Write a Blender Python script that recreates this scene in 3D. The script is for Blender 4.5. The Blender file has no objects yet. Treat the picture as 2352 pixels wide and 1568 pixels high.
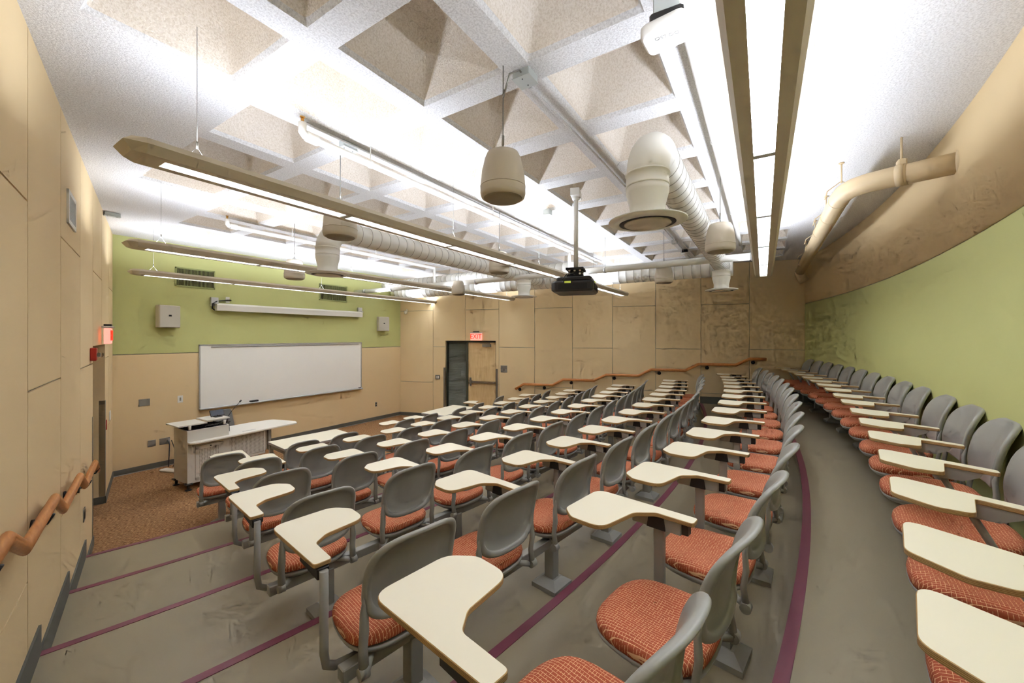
import bpy, bmesh, math, random
from mathutils import Vector, Matrix
random.seed(7)
C = bpy.context.scene.collection
sc = bpy.context.scene
PI = math.pi
RAD = math.radians

# ------------------------------------------------------------------ materials
def lin(c):
    return tuple(((v/255)/12.92 if v/255 <= .04045 else ((v/255+.055)/1.055)**2.4) for v in c)

def new_mat(name):
    m = bpy.data.materials.new(name); m.use_nodes = True
    nt = m.node_tree; b = nt.nodes['Principled BSDF']
    return m, nt, b

def mat(name, rgb, rough=.6, metal=0., bump=None, var=0., spec=None, coat=0.):
    """rgb in 0-255 sRGB; bump = (scale, strength, distance)"""
    m, nt, b = new_mat(name)
    c = lin(rgb)
    b.inputs['Base Color'].default_value = (*c, 1)
    b.inputs['Roughness'].default_value = rough
    b.inputs['Metallic'].default_value = metal
    if spec is not None: b.inputs['Specular IOR Level'].default_value = spec
    if coat: b.inputs['Coat Weight'].default_value = coat
    N = nt.nodes; L = nt.links
    if bump or var:
        tc = N.new('ShaderNodeTexCoord')
    if bump:
        n = N.new('ShaderNodeTexNoise'); n.inputs['Scale'].default_value = bump[0]; n.inputs['Detail'].default_value = 4
        L.new(tc.outputs['Object'], n.inputs['Vector'])
        bp = N.new('ShaderNodeBump'); bp.inputs['Strength'].default_value = bump[1]; bp.inputs['Distance'].default_value = bump[2]
        L.new(n.outputs['Fac'], bp.inputs['Height']); L.new(bp.outputs['Normal'], b.inputs['Normal'])
    if var:
        n2 = N.new('ShaderNodeTexNoise'); n2.inputs['Scale'].default_value = 2.2; n2.inputs['Detail'].default_value = 5
        L.new(tc.outputs['Object'], n2.inputs['Vector'])
        mx = N.new('ShaderNodeMix'); mx.data_type = 'RGBA'
        mx.inputs[6].default_value = (*[v*(1-var) for v in c], 1); mx.inputs[7].default_value = (*[min(1, v*(1+var)) for v in c], 1)
        L.new(n2.outputs['Fac'], mx.inputs[0]); L.new(mx.outputs[2], b.inputs['Base Color'])
    return m

def emit(name, rgb, strength):
    m, nt, b = new_mat(name)
    b.inputs['Base Color'].default_value = (*lin(rgb), 1)
    b.inputs['Emission Color'].default_value = (*lin(rgb), 1)
    b.inputs['Emission Strength'].default_value = strength
    return m

M = {}
M['tan'] = mat('tan_wall', (226, 201, 155), .75, bump=(60, .03, .002), var=.02)
M['green'] = mat('green_wall', (190, 192, 126), .75, bump=(60, .03, .002), var=.02)
M['groove'] = mat('panel_reveal', (165, 160, 140), .6)
M['base'] = mat('vinyl_base', (98, 98, 90), .6)
M['steel'] = mat('brushed_steel', (150, 148, 140), .35, .8)
M['chrome'] = mat('chrome', (190, 190, 190), .2, 1.)
M['rubber'] = mat('taupe_rubber_floor', (152, 141, 115), .42, bump=(300, .06, .001), var=.05)
M['nosing'] = mat('plum_nosing', (128, 66, 82), .45)
M['grey'] = mat('grey_plastic', (158, 158, 152), .36, bump=(700, .05, .0004))
M['greymetal'] = mat('grey_powder_metal', (156, 155, 147), .4)
M['dark'] = mat('black_plastic', (28, 27, 26), .45)
M['black'] = mat('black_matt', (10, 10, 10), .7)
M['white'] = mat('white_enamel', (228, 226, 218), .4)
M['duct'] = mat('white_painted_duct', (228, 227, 219), .5)
M['speaker'] = mat('warm_white_plastic', (204, 195, 178), .5)
M['grille'] = mat('speaker_grille', (150, 140, 118), .7)
M['fixture'] = mat('fixture_housing', (200, 190, 168), .42)
M['tanpipe'] = mat('tan_painted_pipe', (208, 186, 148), .5)
M['galv'] = mat('galvanised_box', (190, 196, 192), .45, .3)
M['cable'] = mat('steel_cable', (150, 148, 140), .4, .7)
M['board'] = mat('whiteboard_face', (248, 247, 240), .25)
M['alu'] = mat('aluminium_trim', (200, 200, 200), .35, .7)
M['louvre'] = mat('louvre_blade', (178, 182, 182), .3, .5)
M['red'] = mat('red_alarm', (170, 36, 26), .4)
M['desk'] = mat('desk_putty', (218, 214, 203), .5)
M['desktop'] = mat('desk_white_laminate', (240, 236, 226), .4)
M['frame'] = mat('dark_green_frame', (70, 74, 60), .5)
M['speakerfront'] = mat('speaker_front_cloth', (186, 180, 164), .7, bump=(900, .2, .001))
M['plate'] = mat('steel_plate', (160, 158, 150), .35, .6)
M['glassclear'] = None

def glass_mat():
    m, nt, b = new_mat('clear_glass')
    b.inputs['Base Color'].default_value = (1, 1, 1, 1); b.inputs['Roughness'].default_value = .02
    b.inputs['Transmission Weight'].default_value = 1; b.inputs['IOR'].default_value = 1.1
    return m
M['glass'] = glass_mat()

def fabric_mat():
    m, nt, b = new_mat('orange_woven_fabric')
    N = nt.nodes; L = nt.links
    tc = N.new('ShaderNodeTexCoord')
    nz = N.new('ShaderNodeTexNoise'); nz.inputs['Scale'].default_value = 9; nz.inputs['Detail'].default_value = 2
    L.new(tc.outputs['Object'], nz.inputs['Vector'])
    mixv = N.new('ShaderNodeMix'); mixv.data_type = 'VECTOR'; mixv.inputs[0].default_value = .009
    L.new(tc.outputs['Object'], mixv.inputs[4]); L.new(nz.outputs['Color'], mixv.inputs[5])
    sep = N.new('ShaderNodeSeparateXYZ'); L.new(mixv.outputs[1], sep.inputs[0])
    def lines(sock, period, width):
        mu = N.new('ShaderNodeMath'); mu.operation = 'MULTIPLY'; mu.inputs[1].default_value = 1/period; L.new(sock, mu.inputs[0])
        fr = N.new('ShaderNodeMath'); fr.operation = 'FRACT'; L.new(mu.outputs[0], fr.inputs[0])
        lt = N.new('ShaderNodeMath'); lt.operation = 'LESS_THAN'; lt.inputs[1].default_value = width; L.new(fr.outputs[0], lt.inputs[0])
        return lt.outputs[0]
    a = lines(sep.outputs['X'], .0135, .13); c = lines(sep.outputs['Y'], .0115, .12)
    n2 = N.new('ShaderNodeTexNoise'); n2.inputs['Scale'].default_value = 70; L.new(tc.outputs['Object'], n2.inputs['Vector'])
    g = N.new('ShaderNodeMath'); g.operation = 'GREATER_THAN'; g.inputs[1].default_value = .47; L.new(n2.outputs['Fac'], g.inputs[0])
    ca = N.new('ShaderNodeMath'); ca.operation = 'MULTIPLY'; L.new(c, ca.inputs[0]); L.new(g.outputs[0], ca.inputs[1])
    mx = N.new('ShaderNodeMath'); mx.operation = 'MAXIMUM'; L.new(a, mx.inputs[0]); L.new(ca.outputs[0], mx.inputs[1])
    f = N.new('ShaderNodeMath'); f.operation = 'MULTIPLY'; f.inputs[1].default_value = .85; L.new(mx.outputs[0], f.inputs[0])
    col = N.new('ShaderNodeMix'); col.data_type = 'RGBA'
    col.inputs[6].default_value = (*lin((180, 86, 54)), 1); col.inputs[7].default_value = (*lin((250, 206, 156)), 1)
    L.new(f.outputs[0], col.inputs[0]); L.new(col.outputs[2], b.inputs['Base Color'])
    b.inputs['Roughness'].default_value = .85
    bp = N.new('ShaderNodeBump'); bp.inputs['Strength'].default_value = .35; bp.inputs['Distance'].default_value = .001
    L.new(mx.outputs[0], bp.inputs['Height']); L.new(bp.outputs['Normal'], b.inputs['Normal'])
    return m
M['fabric'] = fabric_mat()

def ply_mat():
    m, nt, b = new_mat('plywood_edge'); N = nt.nodes; L = nt.links
    tc = N.new('ShaderNodeTexCoord'); sp = N.new('ShaderNodeSeparateXYZ'); L.new(tc.outputs['Object'], sp.inputs[0])
    mu = N.new('ShaderNodeMath'); mu.operation = 'MULTIPLY'; mu.inputs[1].default_value = 1/.0044; L.new(sp.outputs['Z'], mu.inputs[0])
    fr = N.new('ShaderNodeMath'); fr.operation = 'FRACT'; L.new(mu.outputs[0], fr.inputs[0])
    gt = N.new('ShaderNodeMath'); gt.operation = 'GREATER_THAN'; gt.inputs[1].default_value = .5; L.new(fr.outputs[0], gt.inputs[0])
    mx = N.new('ShaderNodeMix'); mx.data_type = 'RGBA'
    mx.inputs[6].default_value = (*lin((196, 164, 112)), 1); mx.inputs[7].default_value = (*lin((150, 116, 70)), 1)
    L.new(gt.outputs[0], mx.inputs[0]); L.new(mx.outputs[2], b.inputs['Base Color']); b.inputs['Roughness'].default_value = .5
    return m
M['ply'] = ply_mat()
M['laminate'] = mat('cream_laminate', (240, 233, 210), .38, bump=(900, .03, .0003))

def wood_mat(name, c1, c2, scale=(1, 1, 12), rough=.4, sc_=6):
    m, nt, b = new_mat(name); N = nt.nodes; L = nt.links
    tc = N.new('ShaderNodeTexCoord'); mp = N.new('ShaderNodeMapping'); mp.inputs['Scale'].default_value = scale
    L.new(tc.outputs['Object'], mp.inputs['Vector'])
    n = N.new('ShaderNodeTexNoise'); n.inputs['Scale'].default_value = sc_; n.inputs['Detail'].default_value = 6; n.inputs['Distortion'].default_value = .6
    L.new(mp.outputs['Vector'], n.inputs['Vector'])
    r = N.new('ShaderNodeValToRGB'); r.color_ramp.elements[0].position = .3; r.color_ramp.elements[1].position = .7
    r.color_ramp.elements[0].color = (*lin(c1), 1); r.color_ramp.elements[1].color = (*lin(c2), 1)
    L.new(n.outputs['Fac'], r.inputs[0]); L.new(r.outputs[0], b.inputs['Base Color']); b.inputs['Roughness'].default_value = rough
    return m
M['railwood'] = wood_mat('oak_rail', (190, 116, 58), (214, 144, 80), (14, 1.2, 14), .35, 5)
M['doorwood'] = wood_mat('maple_door', (214, 182, 128), (228, 200, 150), (9, 9, .8), .4, 3)

def carpet_mat():
    m, nt, b = new_mat('brown_tweed_carpet'); N = nt.nodes; L = nt.links
    tc = N.new('ShaderNodeTexCoord'); mp = N.new('ShaderNodeMapping')
    mp.inputs['Rotation'].default_value = (0, 0, RAD(5)); mp.inputs['Scale'].default_value = (34, 130, 1)
    L.new(tc.outputs['Object'], mp.inputs['Vector'])
    n = N.new('ShaderNodeTexNoise'); n.inputs['Scale'].default_value = 1; n.inputs['Detail'].default_value = 3
    L.new(mp.outputs['Vector'], n.inputs['Vector'])
    r = N.new('ShaderNodeValToRGB'); e = r.color_ramp.elements
    e[0].position = .38; e[0].color = (*lin((104, 68, 38)), 1); e[1].position = .64; e[1].color = (*lin((200, 160, 112)), 1)
    x = r.color_ramp.elements.new(.5); x.color = (*lin((148, 106, 66)), 1)
    L.new(n.outputs['Fac'], r.inputs[0]); L.new(r.outputs[0], b.inputs['Base Color']); b.inputs['Roughness'].default_value = .95
    bp = N.new('ShaderNodeBump'); bp.inputs['Strength'].default_value = .4; bp.inputs['Distance'].default_value = .004
    L.new(n.outputs['Fac'], bp.inputs['Height']); L.new(bp.outputs['Normal'], b.inputs['Normal'])
    return m
M['carpet'] = carpet_mat()

def spray_mat(name, rgb, rgb2):
    m, nt, b = new_mat(name); N = nt.nodes; L = nt.links
    tc = N.new('ShaderNodeTexCoord')
    n = N.new('ShaderNodeTexNoise'); n.inputs['Scale'].default_value = 85; n.inputs['Detail'].default_value = 5; n.inputs['Roughness'].default_value = .65
    L.new(tc.outputs['Object'], n.inputs['Vector'])
    r = N.new('ShaderNodeValToRGB'); r.color_ramp.elements[0].position = .35; r.color_ramp.elements[1].position = .58
    r.color_ramp.elements[0].color = (*lin(rgb2), 1); r.color_ramp.elements[1].color = (*lin(rgb), 1)
    L.new(n.outputs['Fac'], r.inputs[0]); L.new(r.outputs[0], b.inputs['Base Color'])
    b.inputs['Roughness'].default_value = .95; b.inputs['Specular IOR Level'].default_value = .1
    bp = N.new('ShaderNodeBump'); bp.inputs['Strength'].default_value = .8; bp.inputs['Distance'].default_value = .012
    L.new(n.outputs['Fac'], bp.inputs['Height']); L.new(bp.outputs['Normal'], b.inputs['Normal'])
    return m
M['ceil'] = spray_mat('sprayed_white_ceiling', (238, 237, 235), (210, 208, 205))
M['coffer'] = spray_mat('sprayed_cream_coffer', (240, 231, 218), (220, 208, 190))  # coffer insides in a warmer tone than the ribs

def perf_mat():
    m, nt, b = new_mat('perforated_panel'); N = nt.nodes; L = nt.links
    tc = N.new('ShaderNodeTexCoord'); sp = N.new('ShaderNodeSeparateXYZ'); L.new(tc.outputs['Object'], sp.inputs[0])
    res = []
    for ax in ('X', 'Z'):
        mu = N.new('ShaderNodeMath'); mu.operation = 'MULTIPLY'; mu.inputs[1].default_value = 1/.021; L.new(sp.outputs[ax], mu.inputs[0])
        fr = N.new('ShaderNodeMath'); fr.operation = 'FRACT'; L.new(mu.outputs[0], fr.inputs[0])
        lt = N.new('ShaderNodeMath'); lt.operation = 'LESS_THAN'; lt.inputs[1].default_value = .46; L.new(fr.outputs[0], lt.inputs[0]); res.append(lt)
    mn = N.new('ShaderNodeMath'); mn.operation = 'MULTIPLY'; L.new(res[0].outputs[0], mn.inputs[0]); L.new(res[1].outputs[0], mn.inputs[1])
    mx = N.new('ShaderNodeMix'); mx.data_type = 'RGBA'; mx.inputs[6].default_value = (*lin((218, 214, 203)), 1); mx.inputs[7].default_value = (*lin((70, 60, 46)), 1)
    L.new(mn.outputs[0], mx.inputs[0]); L.new(mx.outputs[2], b.inputs['Base Color']); b.inputs['Roughness'].default_value = .5
    return m
M['perf'] = perf_mat()
M['uplamp'] = emit('fluorescent_uplight', (230, 238, 255), 23)
M['lens'] = emit('fluorescent_lens', (236, 242, 255), 14)
M['exit'] = emit('exit_red_letters', (255, 40, 16), .8)
M['exitface'] = emit('exit_pink_face', (255, 176, 160), .42)
M['lcd'] = emit('projector_lcd', (160, 170, 60), .35)

# ------------------------------------------------------------------ mesh helper
class MB:
    def __init__(s): s.v = []; s.f = []; s.m = []; s.s = []
    def add(s, verts, faces, mi=0, smooth=False, mtx=None):
        o = len(s.v)
        for p in verts:
            p = Vector(p)
            if mtx is not None: p = mtx @ p
            s.v.append(p)
        for f in faces:
            s.f.append([o+i for i in f]); s.m.append(mi); s.s.append(smooth)
        return s
    def box(s, x0, x1, y0, y1, z0, z1, mi=0, mtx=None, ch=0.):
        if ch > 0:
            pts = [(x0+ch, y0), (x1-ch, y0), (x1, y0+ch), (x1, y1-ch), (x1-ch, y1), (x0+ch, y1), (x0, y1-ch), (x0, y0+ch)]
            return s.prism(pts, z0, z1, mi, mtx=mtx, ch=ch)
        v = [(x0, y0, z0), (x1, y0, z0), (x1, y1, z0), (x0, y1, z0), (x0, y0, z1), (x1, y0, z1), (x1, y1, z1), (x0, y1, z1)]
        f = [(0, 3, 2, 1), (4, 5, 6, 7), (0, 1, 5, 4), (1, 2, 6, 5), (2, 3, 7, 6), (3, 0, 4, 7)]
        return s.add(v, f, mi, mtx=mtx)
    def prism(s, pts, z0, z1, mi=0, side=None, mtx=None, ch=0., smooth=False):
        """outline CCW in xy; ch = chamfer of the top and bottom rims"""
        n = len(pts); side = mi if side is None else side
        if ch > 0:
            cx = sum(p[0] for p in pts)/n; cy = sum(p[1] for p in pts)/n
            inn = inset(pts, ch)
            rings = [(inn, z0), (pts, z0+ch), (pts, z1-ch), (inn, z1)]
        else: rings = [(pts, z0), (pts, z1)]
        v = [(p[0], p[1], z) for r, z in rings for p in r]
        s.add(v, [], 0, mtx=mtx); o = len(s.v)-len(v)
        for k in range(len(rings)-1):
            for i in range(n):
                j = (i+1) % n
                s.f.append([o+k*n+i, o+k*n+j, o+(k+1)*n+j, o+(k+1)*n+i]); s.m.append(side); s.s.append(smooth)
        s.f.append([o+i for i in range(n)][::-1]); s.m.append(mi); s.s.append(False)
        s.f.append([o+(len(rings)-1)*n+i for i in range(n)]); s.m.append(mi); s.s.append(False)
        return s
    def tube(s, path, r, n=10, mi=0, caps=True, sq=None, mtx=None):
        P = [Vector(p) for p in path]
        rr = r if isinstance(r, (list, tuple)) else [r]*len(P)
        rings = []; up = None
        for i, p in enumerate(P):
            if i == 0: d = P[1]-P[0]
            elif i == len(P)-1: d = P[-1]-P[-2]
            else: d = (P[i+1]-P[i]).normalized()+(P[i]-P[i-1]).normalized()
            d.normalize()
            if up is None:
                up = Vector((0, 0, 1)) if abs(d.z) < .9 else Vector((1, 0, 0))
            a = d.cross(up)
            if a.length < 1e-5: a = d.cross(Vector((0, 1, 0)))
            a.normalize(); b = a.cross(d).normalized(); up = b
            k = 1.
            if 0 < i < len(P)-1:
                c = (P[i+1]-P[i]).normalized().dot((P[i]-P[i-1]).normalized()); k = 1/max(.5, math.sqrt((1+c)/2))
            ring = []
            for t in range(n):
                an = 2*PI*t/n
                ca, sa = math.cos(an), math.sin(an)
                if sq: ca *= sq[0]; sa *= sq[1]
                ring.append(p+(a*ca+b*sa)*rr[i])
            rings.append(ring)
        v = [q for rg in rings for q in rg]
        f = []
        for i in range(len(rings)-1):
            for t in range(n):
                u = (t+1) % n; f.append((i*n+t, i*n+u, (i+1)*n+u, (i+1)*n+t))
        s.add(v, f, mi, True, mtx)
        if caps:
            o = len(s.v)-len(v)
            s.f.append([o+t for t in range(n)][::-1]); s.m.append(mi); s.s.append(False)
            s.f.append([o+(len(rings)-1)*n+t for t in range(n)]); s.m.append(mi); s.s.append(False)
        return s
    def lathe(s, prof, n=24, mi=0, mtx=None, smooth=True, mis=None):
        v = []; f = []
        for r, z in prof:
            for t in range(n):
                a = 2*PI*t/n; v.append((r*math.cos(a), r*math.sin(a), z))
        o = len(s.v); s.add(v, [], mtx=mtx)
        for i in range(len(prof)-1):
            for t in range(n):
                u = (t+1) % n
                s.f.append([o+i*n+t, o+i*n+u, o+(i+1)*n+u, o+(i+1)*n+t]); s.m.append(mis[i] if mis else mi); s.s.append(smooth)
        s.f.append([o+t for t in range(n)][::-1]); s.m.append(mis[0] if mis else mi); s.s.append(False)
        s.f.append([o+(len(prof)-1)*n+t for t in range(n)]); s.m.append(mis[-1] if mis else mi); s.s.append(False)
        return s
    def build(s, name, mats, parent=None, loc=(0, 0, 0), rz=0., recalc=True):
        me = bpy.data.meshes.new(name)
        me.from_pydata([tuple(p) for p in s.v], [], s.f)
        for m in (mats if isinstance(mats, (list, tuple)) else [mats]): me.materials.append(m)
        me.polygons.foreach_set('material_index', s.m); me.polygons.foreach_set('use_smooth', s.s)
        if recalc:
            b = bmesh.new(); b.from_mesh(me); bmesh.ops.recalc_face_normals(b, faces=b.faces); b.to_mesh(me); b.free()
        me.update()
        o = bpy.data.objects.new(name, me); C.objects.link(o)
        o.location = loc; o.rotation_euler = (0, 0, rz)
        if parent: o.parent = parent
        return o

def inset(pts, d):
    n = len(pts); out = []
    for i in range(n):
        a = Vector(pts[i-1]).to_2d(); b = Vector(pts[i]).to_2d(); c = Vector(pts[(i+1) % n]).to_2d()
        e1 = (b-a); e2 = (c-b)
        if e1.length < 1e-9 or e2.length < 1e-9: out.append(tuple(b)); continue
        e1.normalize(); e2.normalize()
        n1 = Vector((-e1.y, e1.x)); n2 = Vector((-e2.y, e2.x)); m = n1+n2
        if m.length < 1e-6: out.append(tuple(b+n1*d)); continue
        m.normalize(); k = d/max(.4, m.dot(n1)); out.append(tuple(b+m*k))
    return out

def rnd(pts, radii, seg=6):
    """round the corners of a polygon"""
    n = len(pts); out = []
    for i in range(n):
        r = radii[i] if isinstance(radii, (list, tuple)) else radii
        a = Vector(pts[i-1]); b = Vector(pts[i]); c = Vector(pts[(i+1) % n])
        if r <= 0: out.append(tuple(b)); continue
        u = (a-b).normalized(); w = (c-b).normalized()
        ang = u.angle(w); t = r/math.tan(ang/2); t = min(t, (a-b).length*.49, (c-b).length*.49)
        p = b+u*t; q = b+w*t
        for k in range(seg+1):
            s_ = k/seg
            out.append(tuple((1-s_)**2*p+2*s_*(1-s_)*b+s_**2*q))
    return out

def props(o, label=None, cat=None, group=None, kind=None):
    if label: o['label'] = label
    if cat: o['category'] = cat
    if group: o['group'] = group
    if kind: o['kind'] = kind
    return o
def thing(name, label, cat, loc=(0, 0, 0), rz=0., group=None):
    o = bpy.data.objects.new(name, None); C.objects.link(o); o.location = loc; o.rotation_euler = (0, 0, rz)
    o.empty_display_size = .1
    return props(o, label, cat, group)
def struct(o): o['kind'] = 'structure'; return o
def copy_tree(o, parent=None):
    c = o.copy(); C.objects.link(c); c.parent = parent
    for ch in list(o.children): copy_tree(ch, c)
    return c

# ------------------------------------------------------------------ room geometry
YF = 9.159; XL = 1.965; XR = 8.150; ZC = 4.06
dL = Vector((.2632, .9647)); dF = Vector((-.2605, .9655))
pL = Vector((XL, YF)); pR = Vector((XR, YF))
nL = Vector((dL.y, -dL.x)); nR = Vector((-dF.y, dF.x))          # inward normals
nR = nR if nR.x < 0 else -nR
nL = nL if nL.x > 0 else -nL
CC = Vector((5.70, 23.40)); RW = 24.72
RN = [0, 18.27, 19.33, 20.41, 21.50, 22.61, 23.74]
HZ = [0, .152, .304, .457, .61, .765, .95]
def PL(t, off=0, z=None):
    p = pL+dL*t+nL*off; return (p.x, p.y) if z is None else (p.x, p.y, z)
def PR(t, off=0, z=None):
    p = pR+dF*t+nR*off; return (p.x, p.y) if z is None else (p.x, p.y, z)
def pol(r, th):
    a = RAD(th); return Vector((CC.x+r*math.sin(a), CC.y-r*math.cos(a)))
def wall_theta(r, P, sign):
    lo, hi = 0., 20.*sign
    f = lambda th: (Vector(pol(r, th))-(pL if sign < 0 else pR)).dot(nL if sign < 0 else nR)
    for _ in range(50):
        mid = (lo+hi)/2
        if f(mid) > 0: lo = mid
        else: hi = mid
    return lo

# left / far side walls: panels with open reveals, a door recess in each
def side_wall(name, P, joints, recess, depth, zmax):
    b = MB(); g = .006; th = .014
    def quad_box(t0, t1, z0, z1, o0, o1, mi):
        q = [P(t0, o0), P(t1, o0), P(t1, o1), P(t0, o1)]
        v = [(*p, z0) for p in q]+[(*p, z1) for p in q]
        b.add(v, [(0, 3, 2, 1), (4, 5, 6, 7), (0, 1, 5, 4), (1, 2, 6, 5), (2, 3, 7, 6), (3, 0, 4, 7)], mi)
    r0, r1, rz = recess
    # backing wall around the recess
    quad_box(joints[-1]-.05, r0, 0, zmax, -.1-depth, -th, 1)
    quad_box(r1, .02, 0, zmax, -.1-depth, -th, 1)
    quad_box(r0, r1, rz, zmax, -.1-depth, -th, 1)
    for k in range(len(joints)-1):
        a, c = joints[k+1], joints[k]
        zs = [0, 1.01, 3.1, zmax] if k % 2 == 0 else [0, 2.05, zmax]
        for i in range(len(zs)-1):
            z0 = zs[i]+(g if i else 0); z1 = zs[i+1]-(g if i < len(zs)-2 else 0)
            segs = [(a+g, c-g, z0, z1)]
            out = []
            for (s0, s1, y0, y1) in segs:          # cut the recess out of the panels
                if s1 <= r0 or s0 >= r1 or y0 >= rz: out.append((s0, s1, y0, y1)); continue
                if s0 < r0: out.append((s0, r0, y0, y1))
                if s1 > r1: out.append((r1, s1, y0, y1))
                if y1 > rz: out.append((max(s0, r0), min(s1, r1), rz, y1))
            for (s0, s1, y0, y1) in out:
                if s1-s0 > .01: quad_box(s0, s1, y0, y1, -th, 0, 0)
    # recess jambs and head
    for tt in (r0, r1):
        e = .004 if tt == r0 else -.004
        quad_box(tt, tt+e, 0, rz, -depth-.02, 0.0, 0)
    quad_box(r0, r1, rz-.004, rz, -depth-.02, 0.0, 0)
    quad_box(r0-.02, r1+.02, -.02, rz+.02, -depth-.1, -depth-.06, 1)
    return struct(b.build(name, [M['tan'], M['groove']]))
jl = [0, -.79, -1.83, -2.86, -3.89, -4.93, -5.96, -6.98, -8.0, -9.02, -10.04, -10.5]
jr = [0, -1.103, -2.123, -3.129, -4.142, -5.156, -6.168, -7.19, -8.201, -9.212, -10.31, -10.9]
side_wall('wall_left', PL, jl, (-2.87, -1.37, 2.25), .34, 4.75)
side_wall('wall_right', PR, jr, (-3.04, -1.49, 2.23), .16, 4.75)

# front wall, green above a reveal, tan below
b = MB()
b.box(XL-.3, XR+.3, YF, YF+.1, 0, 2.035, 0); b.box(XL-.3, XR+.3, YF+.014, YF+.1, 2.035, 2.05, 2); b.box(XL-.3, XR+.3, YF, YF+.1, 2.05, 4.75, 1)
struct(b.build('wall_front', [M['tan'], M['green'], M['groove']]))
# curved back wall, green below and tan above
def arc_wall(name, r, z0, z1, th0, th1, mats, thick=.1, n=72, mi=None):
    b = MB(); v = []
    for i in range(n+1):
        a = th0+(th1-th0)*i/n
        for rr in (r, r+thick):
            p = pol(rr, a)
            for z in (z0, z1): v.append((p.x, p.y, z))
    f = []
    for i in range(n):
        k = i*4; f += [(k, k+4, k+5, k+1), (k+2, k+3, k+7, k+6), (k+1, k+5, k+7, k+3), (k, k+2, k+6, k+4)]
    b.add(v, f, 0, True)
    o = b.build(name, mats, recalc=False); return o
b = MB()
def arc_band(b, r, z0, z1, mi, th0=-17, th1=14.6, n=80, thick=.1, smooth=True):
    v = []
    for i in range(n+1):
        a = th0+(th1-th0)*i/n
        for rr in (r, r+thick):
            p = pol(rr, a)
            for z in (z0, z1): v.append((p.x, p.y, z))
    f = []
    for i in range(n):
        k = i*4; f += [(k, k+4, k+5, k+1), (k+2, k+3, k+7, k+6), (k+1, k+5, k+7, k+3), (k, k+2, k+6, k+4)]
    b.add(v, f, mi, smooth)
arc_band(b, RW, 0, 3.07, 0); arc_band(b, RW+.014, 3.07, 3.085, 2); arc_band(b, RW, 3.085, 4.75, 1)
for o_ in [struct(b.build('wall_back', [M['green'], M['tan'], M['groove']], recalc=False))]: pass

# floor: carpet at the front
b = MB(); b.box(-1.5, 11.5, 3.5, 9.4, -.1, 0)
struct(b.build('floor', M['carpet']))
# tiers
for k in range(1, 7):
    b = MB(); r0 = RN[k]; r1 = RN[k+1]+.03 if k < 6 else RW+.05
    n = 60; v = []
    for rr, z in ((r0+.012, HZ[k-1]-.02), (r0, HZ[k]), (r1, HZ[k]), (r1, HZ[k-1]-.02)):
        t0 = wall_theta(rr, None, -1)-.12; t1 = wall_theta(rr, None, 1)+.12
        if k == 6: t0 -= .4
        for i in range(n+1):
            p = pol(rr, t0+(t1-t0)*i/n); v.append((p.x, p.y, z))
    f = []
    for q in range(4):
        w = (q+1) % 4
        for i in range(n): f.append((q*(n+1)+i, q*(n+1)+i+1, w*(n+1)+i+1, w*(n+1)+i))
    b.add(v, f, 0, False)
    struct(b.build('floor_tier', M['rubber']))
    # plum nosing strip
    b = MB(); v = []
    prof = [(r0-.004, HZ[k]-.045), (r0-.006, HZ[k]+.0025), (r0+.048, HZ[k]+.0035), (r0+.048, HZ[k]-.01), (r0+.006, HZ[k]-.045)]
    for rr, z in prof:
        t0 = wall_theta(rr, None, -1); t1 = wall_theta(rr, None, 1)
        for i in range(n+1):
            p = pol(rr, t0+(t1-t0)*i/n); v.append((p.x, p.y, z))
    f = []
    for q in range(5):
        w = (q+1) % 5
        for i in range(n): f.append((q*(n+1)+i, q*(n+1)+i+1, w*(n+1)+i+1, w*(n+1)+i))
    b.add(v, f, 0, False)
    struct(b.build('trim_%d' % k, M['nosing']))
# baseboards
b = MB(); b.box(XL, XR, YF-.012, YF, 0, .098, 0); b.box(XL, XR, YF-.02, YF, 0, .012, 1); struct(b.build('baseboard_front', [M['base'], M['alu']]))
def tnose(P, r):   # t along a side wall where radius r meets it
    lo, hi = -11., 0.
    for _ in range(50):
        m_ = (lo+hi)/2
        d = (Vector(P(m_))-CC).length
        if d > r: lo = m_
        else: hi = m_
    return lo
def wall_base(name, P, gaps):
    b = MB()
    def seg(t0, t1, z0, z1, th=.012):
        q = [P(t0, .0), P(t1, .0), P(t1, th), P(t0, th)]
        v = [(*p, z0) for p in q]+[(*p, z1) for p in q]
        b.add(v, [(0, 3, 2, 1), (4, 5, 6, 7), (0, 1, 5, 4), (1, 2, 6, 5), (2, 3, 7, 6), (3, 0, 4, 7)])
    ts = [tnose(P, RN[k]) for k in range(1, 7)]
    t = 0
    for a, c in gaps:
        seg(a, t, 0, .098); t = c
    seg(ts[0], t, 0, .098)
    for k in range(6):
        e = ts[k+1] if k < 5 else -10.6
        seg(e, ts[k], HZ[k+1]-.01, HZ[k+1]+.165)
    return struct(b.build(name, M['base']))
wall_base('baseboard_left', PL, [(-1.37, -2.87)])
wall_base('baseboard_right', PR, [(-1.49, -3.04)])
b = MB(); arc_band(b, RW-.012, HZ[6], HZ[6]+.1, 0, thick=.012); struct(b.build('baseboard_back', M['base'], recalc=False))
# base returning into the left recess
b = MB()
q = [PL(-1.37, 0), PL(-1.382, 0), PL(-1.382, -.34), PL(-1.37, -.34)]
b.add([(*p, 0) for p in q]+[(*p, .1) for p in q], [(0, 3, 2, 1), (4, 5, 6, 7), (0, 1, 5, 4), (1, 2, 6, 5), (2, 3, 7, 6), (3, 0, 4, 7)])
struct(b.build('baseboard_recess', M['base']))
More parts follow.
